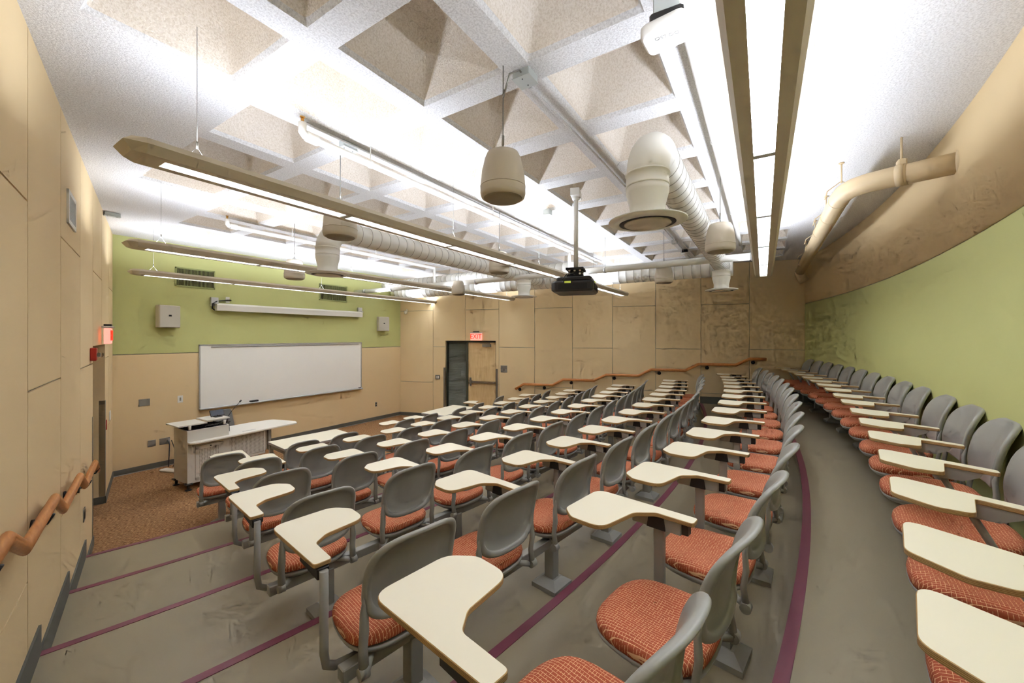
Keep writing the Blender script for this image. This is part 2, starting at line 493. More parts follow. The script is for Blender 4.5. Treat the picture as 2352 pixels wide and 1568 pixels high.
# floor inside the recesses
b = MB()
for P, a, c, d in ((PL, -2.87, -1.37, .4), (PR, -3.04, -1.49, .25)):
    q = [P(a, .05), P(c, .05), P(c, -d), P(a, -d)]
    b.add([(*p, -.05) for p in q]+[(*p, 0.001) for p in q], [(0, 3, 2, 1), (4, 5, 6, 7), (0, 1, 5, 4), (1, 2, 6, 5), (2, 3, 7, 6), (3, 0, 4, 7)])
struct(b.build('floor_recess', M['carpet']))

# ------------------------------------------------------------------ waffle ceiling
PX, PY, X0, Y0, WX, WY = .89, .885, 1.41, 1.41, .705, .71
def lx(y): return XL+(y-YF)*dL.x/dL.y
def rx(y): return XR+(y-YF)*dF.x/dF.y
cells = set()
for i in range(-2, 11):
    for j in range(-2, 8):
        x0 = X0+PX*i; y0 = Y0+PY*j
        if x0 > lx(y0+WY)+.17 and x0+WX < rx(y0+WY)-.17: cells.add((i, j))
xs = sorted([-1.6]+[X0+PX*i for i in range(-2, 11)]+[X0+PX*i+WX for i in range(-2, 11)]+[12.2])
ys = sorted([-1.7]+[Y0+PY*j for j in range(-2, 8)]+[Y0+PY*j+WY for j in range(-2, 8)]+[9.3])
b = MB()
cx0 = {round(X0+PX*i, 4): i for i in range(-2, 11)}; cy0 = {round(Y0+PY*j, 4): j for j in range(-2, 8)}
DEP, TAP = .42, .15
for a in range(len(xs)-1):
    for c in range(len(ys)-1):
        i = cx0.get(round(xs[a], 4)); j = cy0.get(round(ys[c], 4))
        x0, x1, y0, y1 = xs[a], xs[a+1], ys[c], ys[c+1]
        if i is not None and j is not None and (i, j) in cells:
            v = []
            for t, z, cr in ((0, 0, .02), (.018, .03, .03), (TAP*.55, DEP*.55, .04), (TAP, DEP*.96, .05), (TAP+.05, DEP, .05)):
                o_ = rnd([(x0+t, y0+t), (x1-t, y0+t), (x1-t, y1-t), (x0+t, y1-t)], cr if t > 0 else 0, 3) if t > 0 else None
                if o_ is None:
                    o_ = []
                    base = rnd([(x0+.0, y0), (x1, y0), (x1, y1), (x0, y1)], .0001, 3)
                    o_ = base
                v += [(p[0], p[1], ZC+z) for p in o_]
            n = 16; f = []
            for k in range(4):
                for t in range(n): f.append((k*n+t, k*n+(t+1) % n, (k+1)*n+(t+1) % n, (k+1)*n+t))
            f.append(tuple(4*n+t for t in range(n)))
            b.add(v, f[:n], 0); b.add(v, f[n:], 1)
        else:
            b.add([(x0, y0, ZC), (x1, y0, ZC), (x1, y1, ZC), (x0, y1, ZC)], [(0, 3, 2, 1)], 0)
b.add([(-1.6, -1.7, 4.7), (12.2, -1.7, 4.7), (12.2, 9.3, 4.7), (-1.6, 9.3, 4.7)], [(0, 3, 2, 1)], 0)
struct(b.build('ceiling', [M['ceil'], M['coffer']], recalc=False))

# ------------------------------------------------------------------ doors and sidelights
def obox(b, P, t0, t1, o0, o1, z0, z1, mi=0):
    q = [P(t0, o0), P(t1, o0), P(t1, o1), P(t0, o1)]
    b.add([(*p, z0) for p in q]+[(*p, z1) for p in q], [(0, 3, 2, 1), (4, 5, 6, 7), (0, 1, 5, 4), (1, 2, 6, 5), (2, 3, 7, 6), (3, 0, 4, 7)], mi)
M['beyond'] = mat('lobby_wall', (120, 128, 122), .8, var=.3)
M['brickdim'] = mat('lobby_brick', (150, 110, 96), .8, var=.2)
M['blind'] = mat('blind_slat', (176, 178, 164), .5)
M['lobbylamp'] = emit('lobby_lamp', (255, 250, 240), 40)  # glow for the fill panel added in the lobby
def door_set(P, t0, t1, tm, dep, n_, zt=2.23):
    """t0 < t1; door leaf on [t0, tm], sidelight on [tm, t1]"""
    z1 = zt-.05
    fr = MB()
    obox(fr, P, t0+.004, t0+.03, -dep, -dep+.1, 0, z1); obox(fr, P, tm, tm+.06, -dep, -dep+.1, 0, z1)
    obox(fr, P, t1-.03, t1-.004, -dep, -dep+.1, 0, z1); obox(fr, P, t0+.004, t1-.004, -dep, -dep+.1, z1-.0, zt-.004)
    obox(fr, P, tm+.06, t1-.03, -dep, -dep+.1, 0, .12)
    door = MB(); obox(door, P, t0+.032, tm-.002, -dep+.02, -dep+.065, .01, z1-.003)
    d = struct(door.build('door_%d' % n_, M['doorwood']))
    struct(fr.build('trim_%d' % (10+n_), M['frame']))
    # panic bar, lever and closer
    m_ = MB(); obox(m_, P, t0+.05, tm-.03, -dep+.085, -dep+.125, 1.03, 1.09); obox(m_, P, tm-.13, tm-.05, -dep+.065, -dep+.14, 1.01, 1.11)
    m_.build('panic_bar', M['chrome'], d)
    m_ = MB(); obox(m_, P, tm-.1, tm-.05, -dep+.065, -dep+.08, .94, 1.18)
    m_.build('lock_plate', M['steel'], d)
    m_ = MB(); obox(m_, P, t0+.17, t0+.42, -dep+.066, -dep+.125, z1-.13, z1-.05); obox(m_, P, t0+.2, t0+.5, -dep+.09, -dep+.105, z1-.03, z1-.015)
    m_.build('door_closer', M['steel'], d)
    g_ = MB(); obox(g_, P, tm+.06, t1-.03, -dep+.02, -dep+.026, .12, z1)
    w = struct(g_.build('window_%d' % n_, M['glass']))
    # blind
    bl = MB(); z = z1-.02
    while z > .2:
        q = [P(tm+.075, -dep+.035), P(t1-.045, -dep+.035), P(t1-.045, -dep+.056), P(tm+.075, -dep+.056)]
        zz = (z, z, z-.009, z-.009)
        bl.add([(*q[i], zz[i]) for i in range(4)]+[(*q[i], zz[i]+.0015) for i in range(4)], [(0, 3, 2, 1), (4, 5, 6, 7), (0, 1, 5, 4), (1, 2, 6, 5), (2, 3, 7, 6), (3, 0, 4, 7)]); z -= .026
    for tt in (tm+.16, t1-.13): obox(bl, P, tt, tt+.003, -dep+.04, -dep+.044, .2, z1)
    bl.build('blind', M['blind'], w)
    return d, w
door_set(PR, -3.04, -1.49, -2.17, .16, 1)
door_set(PL, -2.87, -1.37, -1.9, .34, 2, 2.25)
# what shows through the sidelight: a lit lobby wall with a notice board and a bench
b = MB(); obox(b, PR, -3.3, -.6, -1.9, -1.85, -.1, 3.0, 0)
struct(b.build('wall_lobby', M['beyond']))
b = MB(); obox(b, PR, -4.2, .4, -1.9, -.3, -.1, 0, 0); struct(b.build('floor_lobby', M['carpet']))
b = MB(); obox(b, PR, -2.4, -1.0, -1.2, -.6, 2.6, 2.65, 0); props(b.build('lobby_light', M['lobbylamp']), 'lit ceiling lamp in the lobby behind the sidelight glass', 'lamp')  # added fill panel, brightens what shows through the sidelight
b = MB(); obox(b, PR, -2.3, -1.2, -1.84, -1.8, 1.75, 2.2, 0); props(b.build('notice_board', M['brickdim']), 'dull red notice board glimpsed through the sidelight blinds', 'notice board')
b = MB()
for i in range(8): obox(b, PR, -2.4+i*.16, -2.385+i*.16, -1.82, -1.8, .35, 1.15, 0)
for i in range(6): obox(b, PR, -2.4, -1.2, -1.83, -1.81, .4+i*.14, .413+i*.14, 0)
props(b.build('railing', M['dark']), 'black metal mesh railing seen through the sidelight glass', 'railing')
b = MB(); obox(b, PR, -2.2, -1.2, -1.8, -1.5, 0, .35, 0)
props(b.build('bench', M['white']), 'pale low bench behind the sidelight blinds', 'bench')
# paper notice taped to the sidelight
b = MB(); obox(b, PR, -2.04, -1.93, -.138, -.1365, 1.2, 1.36)
props(b.build('notice', M['white']), 'white paper notice on the sidelight glass beside the door', 'notice')
# steel corner guards
for k, (P, a, o_) in enumerate(((PR, -1.49, 1), (PR, -3.04, -1), (PL, -1.37, 1), (PL, -2.87, -1))):
    b = MB()
    obox(b, P, min(a, a+.055*o_), max(a, a+.055*o_), 0, .004, .1, 1.45)
    obox(b, P, min(a, a-.004*o_), max(a, a-.004*o_), -.06, .0, .1, 1.45)
    props(b.build('corner_guard', M['steel']), ['steel corner guard left of the sidelight on the far wall', 'steel corner guard right of the maple door on the far wall',
          'steel corner guard on the left wall recess nearest the whiteboard', 'steel corner guard on the left wall recess beside the handrail end'][k], 'corner guard')
# wide grey guard on the jamb of the left recess
b = MB(); obox(b, PL, -1.376, -1.384, -.34, -.22, .1, 1.45)
props(b.build('jamb_guard', M['steel']), 'dull grey guard strip on the far jamb of the left recess', 'jamb guard')

# ------------------------------------------------------------------ exit signs
def text_mesh(name, s, size, depth, m, parent=None, sx=1.):
    cu = bpy.data.curves.new(name, 'FONT'); cu.body = s; cu.size = size; cu.extrude = depth
    cu.align_x = 'CENTER'; cu.align_y = 'CENTER'
    o = bpy.data.objects.new(name, cu); C.objects.link(o)
    dg = bpy.context.evaluated_depsgraph_get()
    me = bpy.data.meshes.new_from_object(o.evaluated_get(dg)); bpy.data.objects.remove(o)
    for v in me.vertices: v.co.x *= sx
    me.materials.clear(); me.materials.append(m)
    o = bpy.data.objects.new(name, me); C.objects.link(o)
    if parent: o.parent = parent
    return o
def exit_sign(loc, rz, label, edge=False):
    t = thing('exit_sign', label, 'exit sign', loc, rz)
    b = MB(); b.box(-.165, .165, -.03, .03, .0, .2, 0, ch=.006); b.build('sign_body', M['exitface'], t)
    b = MB(); b.box(-.175, .175, -.05, .05, .2, .225, 0, ch=.006); b.build('top_housing', M['alu'], t)
    b = MB(); b.box(-.08, .08, -.035, .09 if edge else .035, .225, .25, 0); b.build('mount', M['dark'], t)
    x = text_mesh('letters', 'EXIT', .19, .003, M['exit'], t, .88); x.location = (0, -.034, .1); x.rotation_euler = (PI/2, 0, 0)
    if False:
        x = text_mesh('letters', 'EXIT', .19, .003, M['exit'], t, .88); x.location = (0, .034, .1); x.rotation_euler = (PI/2, 0, PI)
    return t
def wang(P, d, n): # angle so that local -y points along +n
    return math.atan2(n.x, -n.y)
aR = math.atan2(nR.y, nR.x)+PI/2; aL = math.atan2(nL.y, nL.x)+PI/2
exit_sign(PR(-2.48, .06, 2.24), aR, 'red lit EXIT sign above the maple door on the far wall')
exit_sign(PL(-2.1, .075, 2.26), aL, 'red lit EXIT sign on the left wall seen almost edge-on above the recess')
# fire alarm
t = thing('fire_alarm', 'red fire alarm with clear strobe on the left wall', 'fire alarm', PL(-3.08, 0, 2.16), aL)
b = MB(); b.box(-.065, .065, -.05, 0, -.07, .07, 0, ch=.006); b.build('alarm_body', M['red'], t)
b = MB(); b.box(-.03, .03, -.1, -.05, -.035, .02, 0, ch=.012); b.build('strobe', M['glass'], t)
b = MB(); b.box(-.012, .012, -.08, -.052, -.03, .012, 0); b.build('flash_tube', M['alu'], t)

# ------------------------------------------------------------------ handrails
def rail(P, a, label, signx):
    t = thing('handrail', label, 'handrail', (0, 0, 0))
    off = .085 if signx > 0 else .066
    ks = [(-3.63, .93), (-3.86, 1.07), (-4.64, 1.07), (-4.93, 1.228), (-5.71, 1.228), (-6.02, 1.382), (-6.775, 1.382), (-7.08, 1.54), (-7.85, 1.54), (-8.135, 1.695), (-8.918, 1.695), (-9.203, 1.84), (-9.53, 1.84)]
    if signx < 0: ks = [(-2.72, .82), (-2.95, .93)]+[(q[0]+.0, q[1]) for q in ks[2:]] if False else [(-3.25, .93), (-3.5, 1.06), (-4.3, 1.06), (-4.6, 1.21), (-5.4, 1.21), (-5.7, 1.365), (-6.45, 1.365), (-6.75, 1.52), (-7.5, 1.52), (-7.8, 1.675), (-8.6, 1.675)]
    b = MB()
    b.tube([P(q[0], off, q[1]) for q in ks], .03, 14, sq=(.8, 1.15))
    b.build('wood_rail', M['railwood'], t)
    for i in range(len(ks)):
        if i % 2 == 1 or i == 0:
            if i == 0: q = (ks[0][0]-.1, ks[0][1]+.07-.0)
            elif i+1 < len(ks): q = (ks[i][0]*.75+ks[i+1][0]*.25 if i > 1 else ks[i][0]-.55, ks[i][1])
            else: continue
            m_ = MB()
            m_.tube([P(q[0], .001, q[1]-.085), P(q[0], .012, q[1]-.085)], .042, 16)
            m_.tube([P(q[0], .01, q[1]-.085), P(q[0], .06, q[1]-.08), P(q[0], .085, q[1]-.03)], .008, 8)
            m_.build('rail_bracket', M['dark'], t)
    return t
rail(PR, aR, 'long oak handrail climbing the far panelled wall', 1)
rail(PL, aL, 'oak handrail stepping down the left wall beside the camera', -1)

# ------------------------------------------------------------------ whiteboard, screen, wall speakers, vents, plates
t = thing('whiteboard', 'long white marker board on the front wall', 'whiteboard', (4.97, YF, 1.55))
b = MB(); b.box(-1.8, 1.8, -.02, 0, -.6, .63); b.build('board_face', M['board'], t)
b = MB()
for x0, x1, z0, z1 in ((-1.815, 1.815, .62, .645), (-1.815, -1.795, -.6, .64), (1.795, 1.815, -.6, .64)): b.box(x0, x1, -.028, 0, z0, z1)
b.build('frame', M['alu'], t)
b = MB(); b.box(-1.82, 1.82, -.085, 0, -.615, -.585, ch=.006); b.build('marker_tray', M['alu'], t)
b = MB(); b.box(-1.62, 1.72, -.036, -.02, .585, .61, ch=.003); b.build('map_rail', M['alu'], t)
b = MB(); b.box(-.08, .08, -.03, .03, 0, .035, ch=.006); props(b.build('board_eraser', M['dark'], loc=(4.11, YF-.05, .966)), 'black eraser on the whiteboard tray', 'eraser')
b = MB(); b.box(-.03, .03, -.015, .015, 0, .02); props(b.build('marker', M['dark'], loc=(6.71, YF-.05, .966)), 'dark marker at the right end of the whiteboard tray', 'marker')
t = thing('projection_screen', 'rolled-up projection screen in white casing above the whiteboard', 'projection screen', (5.06, YF-.1, 2.93))
b = MB(); b.prism([(-.055, -.07), (.05, -.07), (.06, .04), (.03, .075), (-.03, .075), (-.06, .04)], -1.66, 1.66, 0, mtx=Matrix.Rotation(PI/2, 4, 'Y') @ Matrix.Rotation(PI/2, 4, 'Z')); b.build('casing', M['white'], t)
for s_ in (-1, 1):
    b = MB(); b.box(s_*1.66-.06, s_*1.66+.06, .04, .1, .02, .19); b.box(s_*1.66-.03, s_*1.66+.03, -.05, .08, .06, .085); b.build('wall_bracket', M['alu'], t)
b = MB(); b.tube([(-1.67, .03, -.06), (-1.72, .0, -.03), (-1.71, .01, .06), (-1.62, .05, .12), (-1.45, .07, .15), (-1.36, .09, .155)], .012, 8); b.build('power_cord', M['dark'], t)
b = MB(); b.box(-.035, .035, -.008, 0, -.06, .06, ch=.003); props(b.build('outlet_plate', M['white'], loc=(3.64, YF, 3.09)), 'white outlet plate above the left end of the projection screen', 'outlet')
def wall_speaker(x, z, rz, label):
    t = thing('wall_speaker', label, 'speaker', (x, YF-.05, z), rz, 'square speakers on the green wall')
    b = MB(); b.box(-.155, .155, -.13, .03, -.2, .2, ch=.012); b.build('cabinet', M['speaker'], t)
    b = MB(); b.box(-.147, .147, -.137, -.13, -.192, .192, ch=.003); b.build('front_grille', M['speakerfront'], t)
    b = MB(); b.box(-.02, .02, -.141, -.137, .0, .03); b.build('badge', M['dark'], t)
    b = MB(); b.box(-.03, .03, .02, .06, -.05, .05); b.build('wall_mount', M['dark'], t)
wall_speaker(2.66, 2.71, RAD(4), 'square off-white speaker on the green wall left of the projection screen')
wall_speaker(7.45, 2.70, RAD(-16), 'square off-white speaker on the green wall right of the projection screen')
M['vent'] = mat('green_vent', (150, 156, 96), .6)
M['ventdark'] = mat('vent_dark', (52, 48, 32), .8)
def vent(x0, x1, z0, z1, label):
    t = thing('wall_vent', label, 'vent', ((x0+x1)/2, YF, (z0+z1)/2), 0, 'louvred vents high on the green wall')
    w = (x1-x0)/2; h = (z1-z0)/2
    b = MB()
    for a in ((-w, w, h-.025, h), (-w, w, -h, -h+.025), (-w, -w+.025, -h, h), (w-.025, w, -h, h)): b.box(a[0], a[1], -.012, 0, a[2], a[3])
    b.build('vent_frame', M['vent'], t)
    b = MB(); b.box(-w+.02, w-.02, -.002, 0, -h+.02, h-.02); b.build('vent_backing', M['ventdark'], t)
    b = MB(); x = -w+.03
    while x < w-.03: b.box(x, x+.006, -.011, -.002, -h+.02, h-.02); x += .022
    b.box(-w+.02, w-.02, -.011, -.002, -.006, .006)
    b.build('louvres', M['vent'], t)
vent(2.79, 3.42, 3.28, 3.64, 'dark louvred vent high on the green wall near the left corner')
vent(5.59, 6.36, 3.24, 3.65, 'green louvred vent high on the green wall right of centre')
def plate(x, z, w, h, m_, label, cat, detail=None):
    b = MB(); b.box(-w/2, w/2, -.007, 0, -h/2, h/2, ch=.002)
    o = b.build('wall_plate', M[m_], loc=(x, YF, z)); props(o, label, cat)
    if detail:
        b = MB()
        for (a0, a1, c0, c1) in detail[1]: b.box(a0, a1, -.0095, -.007, c0, c1)
        b.build('insert', M[detail[0]], o)
plate(2.365, 1.195, .15, .12, 'plate', 'wide brushed steel plate on the front wall left of the whiteboard', 'wall plate', ('steel', [(-.05, -.03, .04, .05), (.03, .05, .04, .05)]))
plate(2.87, 1.185, .08, .13, 'white', 'white control plate on the front wall beside the whiteboard edge', 'wall plate', ('plate', [(-.012, .012, -.03, .03)]))
plate(7.275, .445, .07, .125, 'plate', 'small steel outlet low on the front wall right of the whiteboard', 'outlet', ('dark', [(-.018, .018, .01, .045), (-.018, .018, -.045, -.01)]))
plate(2.465, .455, .11, .115, 'plate', 'low steel outlet plate nearest the left corner of the front wall', 'outlet')
plate(2.645, .455, .15, .115, 'plate', 'low steel outlet plate behind the lectern with cords plugged in', 'outlet', ('alu', [(.05, .07, -.02, .04)]))
# plates on the side walls
def side_plate(P, a, t, z, w, h, m_, label, cat, detail=None):
    b = MB(); b.box(-w/2, w/2, -.008, 0, -h/2, h/2, ch=.002)
    o = b.build('wall_plate', M[m_], loc=P(t, 0, z), rz=a); props(o, label, cat)
    if detail:
        b = MB()
        for (a0, a1, c0, c1) in detail[1]: b.box(a0, a1, -.011, -.008, c0, c1)
        b.build('insert', M[detail[0]], o)
side_plate(PR, aR, -1.25, 1.17, .15, .12, 'steel', 'double light switch with white rockers beside the sidelight', 'light switch', ('white', [(-.035, -.005, -.035, .035), (.012, .042, -.035, .035)]))
side_plate(PL, aL, -3.64, .6, .12, .12, 'steel', 'steel outlet plate low on the left wall under the handrail', 'outlet', ('dark', [(-.04, -.01, -.03, .03)]))
side_plate(PL, aL, -.6, 1.12, .2, .14, 'white', 'white switch plate on the left wall near the front corner', 'light switch')
side_plate(PL, aL, -1.2, 1.08, .07, .14, 'red', 'small red pull station beside the left recess', 'pull station')
# room sign
t = thing('room_sign', 'small grey occupancy sign right of the maple door', 'sign', PR(-3.275, 0, 1.455), aR)
b = MB(); b.box(-.095, .095, -.008, 0, -.095, .095, ch=.003); b.build('sign_plate', M['plate'], t)
for s_, z, h in (('MAXIMUM', .055, .034), ('OCCUPANCY', .02, .03), ('94', -.03, .055)):
    x = text_mesh('sign_text', s_, h, .0006, M['dark'], t, .95); x.location = (0, -.0088, z); x.rotation_euler = (PI/2, 0, 0)
# return grille on the left wall
t = thing('wall_grille', 'white framed return grille high on the left wall', 'vent', PL(-4.47, 0, 3.395), aL)
b = MB()
for a in ((-.2, .2, .1, .135), (-.2, .2, -.135, -.1), (-.2, -.165, -.135, .135), (.165, .2, -.135, .135)): b.box(a[0], a[1], -.014, 0, a[2], a[3])
b.build('grille_frame', M['white'], t)
b = MB(); z = -.1
while z < .1: b.box(-.17, .17, -.01, -.002, z, z+.006); z += .012
b.box(-.17, .17, -.002, 0, -.1, .1); b.build('grille_slats', M['galv'], t)
# round occupancy sensor in the far corner
t = thing('motion_sensor', 'small round white sensor high in the far front corner', 'sensor', PR(-.2, 0, 3.06), aR)
b = MB(); b.lathe([(.001, 0), (.05, .0), (.055, .03), (.035, .05), (.001, .055)], 16, mtx=Matrix.Rotation(PI/2, 4, 'X')); b.build('sensor_dome', M['white'], t)
b = MB(); b.box(.02, .06, -.04, 0, .03, .09, ch=.004); b.build('sensor_mount', M['white'], t)

# ------------------------------------------------------------------ pendant light fixtures
def fixture(x0, x1, y, label, nsec, wires, z=3.3):
    t = thing('pendant_light', label, 'pendant light', ((x0+x1)/2, y, z), 0, 'long pendant fluorescent fixtures')
    L_ = (x1-x0)/2
    # housing: shallow winged trough open above and below
    prof = [(-.047, .0), (-.10, .0), (-.124, .048), (-.115, .078), (-.085, .08), (-.06, .06), (-.052, .03)]
    b = MB()
    for s_ in (1, -1):
        p = [(s_*q[0], q[1]) for q in prof]
        n = len(p); v = [(-L_, q[0], q[1]) for q in p]+[(L_, q[0], q[1]) for q in p]
        f = [(i, (i+1) % n, n+(i+1) % n, n+i) for i in range(n)]
        b.add(v, f)
    for s_ in (1, -1):
        x0_, x1_ = sorted((s_*L_, s_*(L_-.09))); b.box(x0_, x1_, -.0475, .0475, .0, .045)
    b.build('housing', M['fixture'], t)
    for s_ in (-1, 1):
        b = MB(); x = s_*L_; e = s_*(L_+.05); h_ = s_*(L_+.085)
        v = [(x, -.10, 0), (x, .10, 0), (x, .124, .048), (x, .11, .08), (x, -.11, .08), (x, -.124, .048), (e, -.07, .008), (e, .07, .008), (h_, .085, .05), (h_, -.085, .05), (e, .075, .08), (e, -.075, .08)]
        b.add(v, [(0, 1, 7, 6), (1, 2, 8, 7), (2, 3, 10, 8), (3, 4, 11, 10), (4, 5, 9, 11), (5, 0, 6, 9), (6, 7, 8, 9), (9, 8, 10, 11), (0, 5, 4, 3, 2, 1)])
        b.build('end_cap', M['fixture'], t)
    b = MB(); b.box(-L_+.09, L_-.09, -.05, .05, .036, .04); b.build('lens', M['lens'], t)
    b = MB(); x = -L_+.1; V = []; F_ = []; k_ = 0
    while x < L_-.09:
        for (yy, zz) in ((-.047, .004), (.047, .004), (.047, .03), (-.047, .03)): V.append((x, yy, zz))
        F_.append((k_*4, k_*4+1, k_*4+2, k_*4+3))
        if k_:
            a_, c_ = (k_-1)*4, k_*4
            F_.append((a_+1, c_+1, c_+2, a_+2) if k_ % 2 else (a_, c_, c_+3, a_+3))
        x += .073; k_ += 1
    b.add(V, F_); b.build('louvre', M['louvre'], t, recalc=False)
    for i in range(1, nsec):
        xx = -L_+2*L_*i/nsec; b = MB(); b.box(xx-.022, xx+.022, -.0475, .0475, .001, .034); b.build('lens_joint', M['galv'], t)
    b = MB(); b.box(-L_+.05, L_-.05, -.05, .05, .056, .062); b.build('lamp_tray', M['uplamp'], t)
    for w in wires:
        b = MB(); xx = w-(x0+x1)/2
        b.tube([(xx, 0, .16), (xx, 0, ZC-z+.1)], .0018, 6); b.tube([(xx-.05, 0, .085), (xx, 0, .16), (xx+.05, 0, .085)], .0015, 6); b.tube([(xx, 0, .15), (xx, 0, .19)], .006, 8)
        b.build('suspension_cable', M['cable'], t)
    return t
fixture(.70, 9.27, 2.78, 'long pendant fluorescent light over the middle rows, second from the camera', 7, (.95, 3.2, 5.1, 7.3, 9.0))
fixture(-.05, 7.44, -.005, 'long pendant fluorescent light overhead along the back rows nearest the camera', 6, (2.3, 4.7, 7.2))
fixture(1.38, 8.82, 5.65, 'pendant fluorescent light over the front rows, second from the green wall', 6, (1.6, 4.0, 6.4, 8.6))
fixture(2.0, 8.60, 8.1, 'pendant fluorescent light nearest the green front wall', 5, (2.2, 5.0, 8.2))

# ------------------------------------------------------------------ pendant speakers
def pend(x, y, label, proto=None):
    if proto is None:
        t = thing('pendant_speaker', label, 'pendant speaker', (x, y, 3.22), 0, 'round pendant speakers hung from the ceiling')
        prof = [(.11, .0), (.134, .008), (.142, .032), (.141, .075), (.132, .17), (.114, .25), (.098, .285), (.02, .292)]
        b = MB(); b.lathe(prof, 36); b.build('speaker_shell', M['speaker'], t)
        b = MB(); b.lathe([(.02, -.006), (.11, -.005), (.122, .004), (.122, .01)], 36); b.build('speaker_grille', M['grille'], t)
        b = MB(); b.lathe([(.139, .071), (.143, .073), (.143, .078), (.1385, .08)], 36); b.build('seam_band', M['speaker'], t)
        b = MB(); b.tube([(0, 0, .288), (0, 0, .42), (.003, 0, .84)], .004, 6); b.tube([(-.035, 0, .285), (0, 0, .34), (.035, 0, .285)], .003, 6); b.tube([(0, 0, .34), (.002, 0, .40)], .008, 8)
        b.build('hanging_cable', M['cable'], t)
        return t
    c = copy_tree(proto); c.location = (x, y, 3.22); c['label'] = label; return c
p0 = pend(2.06, 1.38, 'pendant speaker nearest the camera, hanging in front of open ceiling')
pend(2.10, 3.12, 'pendant speaker half hidden behind the middle fluorescent light', p0)
pend(3.26, 5.98, 'pendant speaker behind the fluorescent light, left of the ceiling diffuser', p0)
pend(4.46, 3.05, 'pendant speaker just left of the black projector', p0)
pend(4.55, .37, 'pendant speaker at the right beside the spiral duct and nearest light', p0)
pend(6.73, 1.36, 'small looking pendant speaker right of the black projector', p0)
pend(6.35, 5.38, 'farthest pendant speaker, low over the far front rows', p0)

# ------------------------------------------------------------------ ducts
M['seam'] = mat('duct_seam', (150, 148, 136), .5)
def spiral(b, p0_, p1_, r, pitch=.14):
    p0_, p1_ = Vector(p0_), Vector(p1_); d = p1_-p0_; L_ = d.length; d.normalize()
    q = d.to_track_quat('Z', 'Y').to_matrix().to_4x4(); q.translation = p0_
    prof = []
    z = 0
    while z < L_-pitch:
        prof += [(r, z), (r, z+pitch-.007), (r+.004, z+pitch-.0035)]; z += pitch
    prof += [(r, z), (r, L_)]
    mis = [1 if i % 3 else 0 for i in range(len(prof)-2)]+[0]
    b.lathe(prof, 28, mtx=q, mis=mis)
def elbow_pts(c, a0, a1, r, n=9): pass
def duct_drop(x, y, zt, zb, label, r=.125, run=None, direction=1):
    t = thing('air_duct', label, 'air duct', (x, y, zb), 0)
    # vertical neck with taper and ceiling disc diffuser
    b = MB(); b.lathe([(.125, .02), (.108, .045), (.106, .10), (.128, .19), (.128, .23)], 32); b.build('duct_neck', M['duct'], t)
    b = MB(); b.lathe([(.128, .225), (.132, .228), (.132, .234), (.128, .237), (.128, .30), (.133, .303), (.133, .31), (.128, .313), (.128, max(.315, zt-zb-.25))], 32); b.build('duct_collar', M['duct'], t)
    b = MB(); b.lathe([(.168, .004), (.176, -.002), (.232, .012), (.235, .018), (.2, .028), (.12, .04)], 40); b.build('diffuser_ring', M['duct'], t)
    b = MB(); b.lathe([(.01, -.010), (.13, -.008), (.142, -.002), (.138, .004)], 40); b.build('diffuser_plate', M['speaker'], t)
    b = MB(); b.lathe([(.13, .0025), (.169, .0025), (.169, .006), (.13, .006)], 40); b.build('diffuser_gap', M['dark'], t)
    h = zt-zb
    if run:
        b = MB(); pts = []
        R_ = .25
        for k in range(9):
            a = PI/2*k/8
            pts.append((direction*(R_-R_*math.cos(a)), 0, h-R_+R_*math.sin(a)))
        b.tube(pts, r+.003, 28); b.build('duct_elbow', M['duct'], t)
        b = MB(); spiral(b, (direction*R_, 0, h), (direction*(run-x), 0, h), r); b.build('duct_run', [M['duct'], M['seam']], t)
    return t
duct_drop(2.53, .61, 3.58, 3.06, 'white spiral duct elbowing down to the big round diffuser nearest the camera', run=7.9)
duct_drop(2.68, 4.22, 3.6, 3.06, 'white spiral duct dropping to a round diffuser behind the middle lights', run=7.9)
duct_drop(6.25, 3.72, 3.62, 3.07, 'short white duct drop with round diffuser left of the projector')
duct_drop(7.0, .553, 3.5, 3.07, 'short white duct drop with round diffuser near the far back corner')
t = thing('air_duct', 'thick white spiral duct running along the far wall under the ceiling', 'air duct', (7.86, 9.05, 3.6))
b = MB(); spiral(b, (0, 0, 0), (.15, -8.6, 0), .17, .15); b.build('duct_run', [M['duct'], M['seam']], t)
t = thing('air_duct', 'slimmer white spiral duct above the far front rows', 'air duct', (7.1, 8.6, 3.72))
b = MB(); spiral(b, (0, 0, 0), (.1, -5.5, 0), .1, .15); b.build('duct_run', [M['duct'], M['seam']], t)
t = thing('white_pipe', 'white pipe crossing the room beneath the ducts to the front wall', 'pipe', (6.6, .1, 3.5))
b = MB(); b.tube([(0, 0, 0), (0, 9.05, .02)], .052, 16); b.build('pipe_run', M['duct'], t)
b = MB(); b.tube([(0, -.03, 0), (0, .05, 0)], .062, 16); b.tube([(0, 8.6, .02), (0, 8.7, .02)], .06, 16); b.build('pipe_cap', M['alu'], t)
for yy in (2.2, 5.0, 7.6):
    b = MB(); b.tube([(0, yy, .06), (0, yy, .6)], .005, 6); b.tube([(0, yy-.015, 0), (0, yy+.015, 0)], .058, 16); b.build('pipe_hanger', M['alu'], t)
